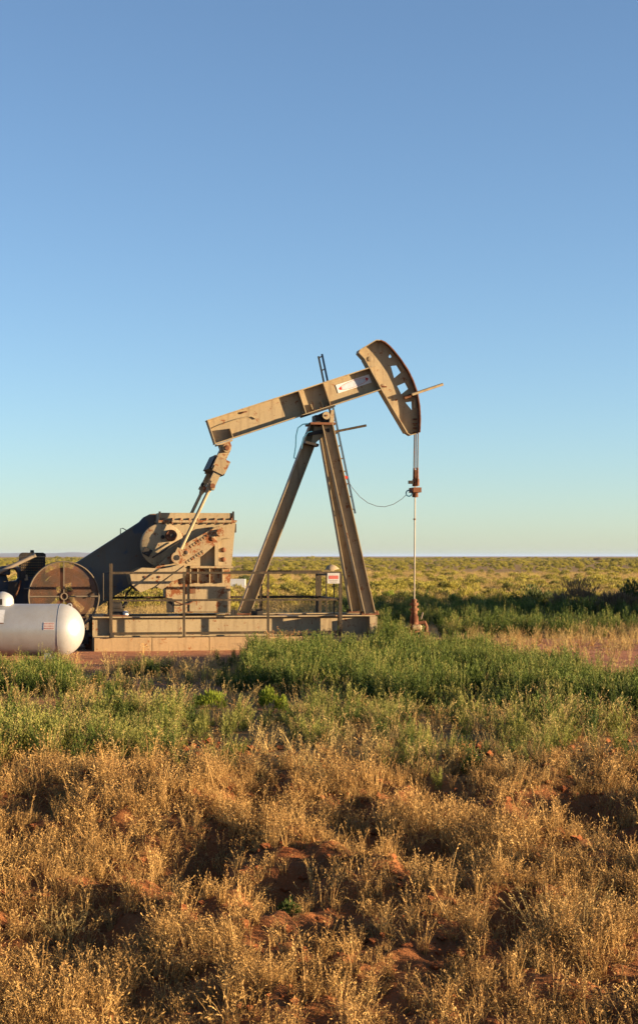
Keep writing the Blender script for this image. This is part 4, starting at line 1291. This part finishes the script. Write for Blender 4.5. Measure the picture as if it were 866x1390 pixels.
N = 16000
y = rng.uniform(12.4, 36.5, N); x = rng.uniform(-7.0, 10.0, N)
gdn = np.clip((fbm(x * 0.7, y * 0.7, 111) - 0.36) * 4, 0, 1)
px = pxc(x, y)
bare = (y > 23.8) & (px < 345)
bare2 = (y > 22.0) & (y < 28.5) & (px > 640)
gdn = np.where((y > 26.3) & (px < 600), gdn * 0.25, gdn); gdn = np.where((y > 26.5) & (px > 600), np.maximum(gdn, 0.45), gdn); gdn = np.where(y < 16.5, np.minimum(1, gdn * 2.2 + 0.15), gdn); gdn = np.where(bare, gdn * 0.08, gdn); gdn = np.where(bare2, gdn * 0.3, gdn)
keep = rng.random(N) < gdn * 0.6
x, y = x[keep], y[keep]
inside = (np.abs((x - OX) * C_ + (y - OY) * S_ + 1.5) < 4.2) & (np.abs(-(x - OX) * S_ + (y - OY) * C_) < 1.05)
x, y = x[~inside], y[~inside]
sc = rng.uniform(0.5, 1.0, len(x))
scatter('straw_grass', cD2, x, y, sc, 'straw-coloured grass scattered between the green weeds', 'grass', 0.15)

# ---- open range behind: pale grass and brush to the horizon
def trapezoid(n, d0, d1, margin=1.35, power=1.0):
    u = rng.random(n)
    d = (d0 ** (2 - power) + u * (d1 ** (2 - power) - d0 ** (2 - power))) ** (1 / (2 - power))
    x = rng.uniform(-1, 1, n) * (0.195 * margin * d + 2.0)
    return x, d
x, y = trapezoid(14000, 32.0, 150.0, 1.3, 0.6)
keep = rng.random(len(x)) < np.clip((fbm(x * 0.16, y * 0.08, 121) - 0.3) * 4, 0.1, 1)
x, y = x[keep], y[keep]
scatter('range_grass', cDF, x, y, rng.uniform(0.6, 1.2, len(x)) * np.clip((y - 20) / 40, 0.35, 1), 'pale dry grass on the open range behind the pumpjack', 'grass', 0.12)
x, y = trapezoid(2600, 42.0, 110.0, 1.3, 0.3)
keep = rng.random(len(x)) < np.clip((fbm(x * 0.14, y * 0.07, 131) - 0.38) * 6, 0.04, 1)
x1, y1 = x[keep], y[keep]
x, y = trapezoid(16000, 110.0, 1500.0, 1.25, 1.0)
keep = rng.random(len(x)) < np.clip((fbm(x * 0.03, y * 0.012, 135) - 0.2) * 4, 0.2, 1)
x2, y2 = x[keep], y[keep]
x, y = np.concatenate([x1, x2]), np.concatenate([y1, y2])
sc = (0.3 + 1.0 * rng.random(len(x)) ** 1.6) * np.clip(0.75 + y / 900, 0.75, 1.6)
sc = np.where((rng.random(len(x)) < 0.03) & (y > 350), sc * 1.9, sc)
scatter('range_brush', cS, x, y, sc, 'yellow-green desert brush spreading to the horizon', 'brush', 0.05, zscale=sc * np.clip(1.0 - y / 3000, 0.6, 1))

# ------------------------------------------------------------------ single shrubs one can point to
def plant(name, L, mat, px, d, label, cat, scale=1.0, rz=0.0, group=None, z=None):
    x = (px - CX) / F * d
    o = bpy.data.objects.new(name, L.mesh(name, mat)); COL.objects.link(o)
    o.location = (x, d, gz(x, d) - 0.02); o.scale = (scale,) * 3 if not isinstance(scale, tuple) else scale
    o.rotation_euler = (0, 0, rz)
    tag(o, label, cat, group)
    return o
plant('round_shrub', shrub(0.17, 0.25, 1300, 0.011, 0.05, 10), M['lime'], 366, 17.3, 'bright lime green rounded bush among the weeds below the skid', 'bush')
plant('low_shrub', shrub(0.24, 0.17, 1100, 0.011, 0.05, 10), M['lime'], 284, 17.8, 'low lime green bush left of the bright rounded bush', 'bush')
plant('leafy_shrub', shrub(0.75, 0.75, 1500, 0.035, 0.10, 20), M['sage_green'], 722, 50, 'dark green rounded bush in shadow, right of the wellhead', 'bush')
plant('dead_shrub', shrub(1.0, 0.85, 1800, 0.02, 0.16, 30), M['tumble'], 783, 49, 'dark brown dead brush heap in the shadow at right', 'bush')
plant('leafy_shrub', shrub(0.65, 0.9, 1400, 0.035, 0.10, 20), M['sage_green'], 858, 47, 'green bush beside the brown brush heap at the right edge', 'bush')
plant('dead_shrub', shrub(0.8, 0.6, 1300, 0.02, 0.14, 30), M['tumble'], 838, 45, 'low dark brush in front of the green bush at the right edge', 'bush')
plant('yellow_shrub', shrub(0.40, 0.40, 900, 0.022, 0.08, 14), M['lime'], 530, 61, 'small yellow-green bush in the sun left of the polished rod', 'bush')
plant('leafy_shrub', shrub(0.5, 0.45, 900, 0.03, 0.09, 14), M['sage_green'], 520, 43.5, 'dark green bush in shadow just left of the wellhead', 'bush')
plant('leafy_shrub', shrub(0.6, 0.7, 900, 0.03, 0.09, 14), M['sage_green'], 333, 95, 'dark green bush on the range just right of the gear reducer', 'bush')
plant('seedy_plant', drygrass(0.34, 60, 0.6, 0.95, 0.16, 0.1, 0.007), M['dock'], 385, 26.4, 'reddish brown seed-headed plant against the foundation', 'plant', 1.45)
plant('distant_shrub', shrub(1.6, 1.5, 500, 0.15, 0.3, 10), M['tumble'], 811, 520, 'tiny dark bush breaking the horizon at right', 'bush')
plant('leafy_shrub', shrub(0.22, 0.32, 700, 0.012, 0.06, 14), M['weed'], 395, 9.6, 'small green sprig in the dry grass at the bottom', 'plant', 0.45)
plant('leafy_shrub', shrub(0.22, 0.32, 700, 0.012, 0.06, 14), M['weed'], 640, 12.9, 'small green plant at the top of the dry bank', 'plant', 0.5)
plant('straw_bunch', drygrass(0.30, 130, 0.75, 0.5, 0.22, 0.15, 0.0045, 60), M['dry_far'], 775, 9.2, 'large pale straw bunch near the bottom right corner', 'grass')
plant('straw_bunch', drygrass(0.24, 90, 0.6, 0.6, 0.09, 0.15, 0.0055, 60), M['dry_far'], 85, 9.5, 'pale straw bunch near the bottom left corner', 'grass')
# tall saltcedar beyond the right edge whose shadows cross the range
for i, (x, d, h) in enumerate(((18.5, 37.5, 2.9), (20.0, 39.8, 3.1), (19.0, 42, 3.0), (21.0, 44.3, 3.3), (20.0, 46.6, 3.1), (22.0, 49, 3.3), (21.0, 51.3, 3.1), (23, 53.5, 2.9))):
    plant('saltcedar', shrub(2.0, h, 5000, 0.10, 0.26, 30), M['sage_green'], CX + x / d * F, d, 'tall dark saltcedar bush standing beyond the right edge', 'bush', 1.0, i * 1.3, 'saltcedars past the right edge')

# ------------------------------------------------------------------ thin desert haze
hz = MB(); hz.span((-30500, -70, -3), (30500, 32100, 24))
hm_, hn, hl_, hp = nmat('haze_air')
hn.remove(hp)
pv = hn.new('ShaderNodeVolumePrincipled')
pv.inputs['Color'].default_value = (0.34, 0.47, 0.78, 1)
pv.inputs['Density'].default_value = 4.5e-5
pv.inputs['Anisotropy'].default_value = 0.0
hl_.new(pv.outputs[0], [q for q in hn if q.type == 'OUTPUT_MATERIAL'][0].inputs['Volume'])
ho = hz.build('haze', hm_); ho['kind'] = 'stuff'; ho['label'] = 'thin bluish haze over the far range and hills'; ho['category'] = 'haze'
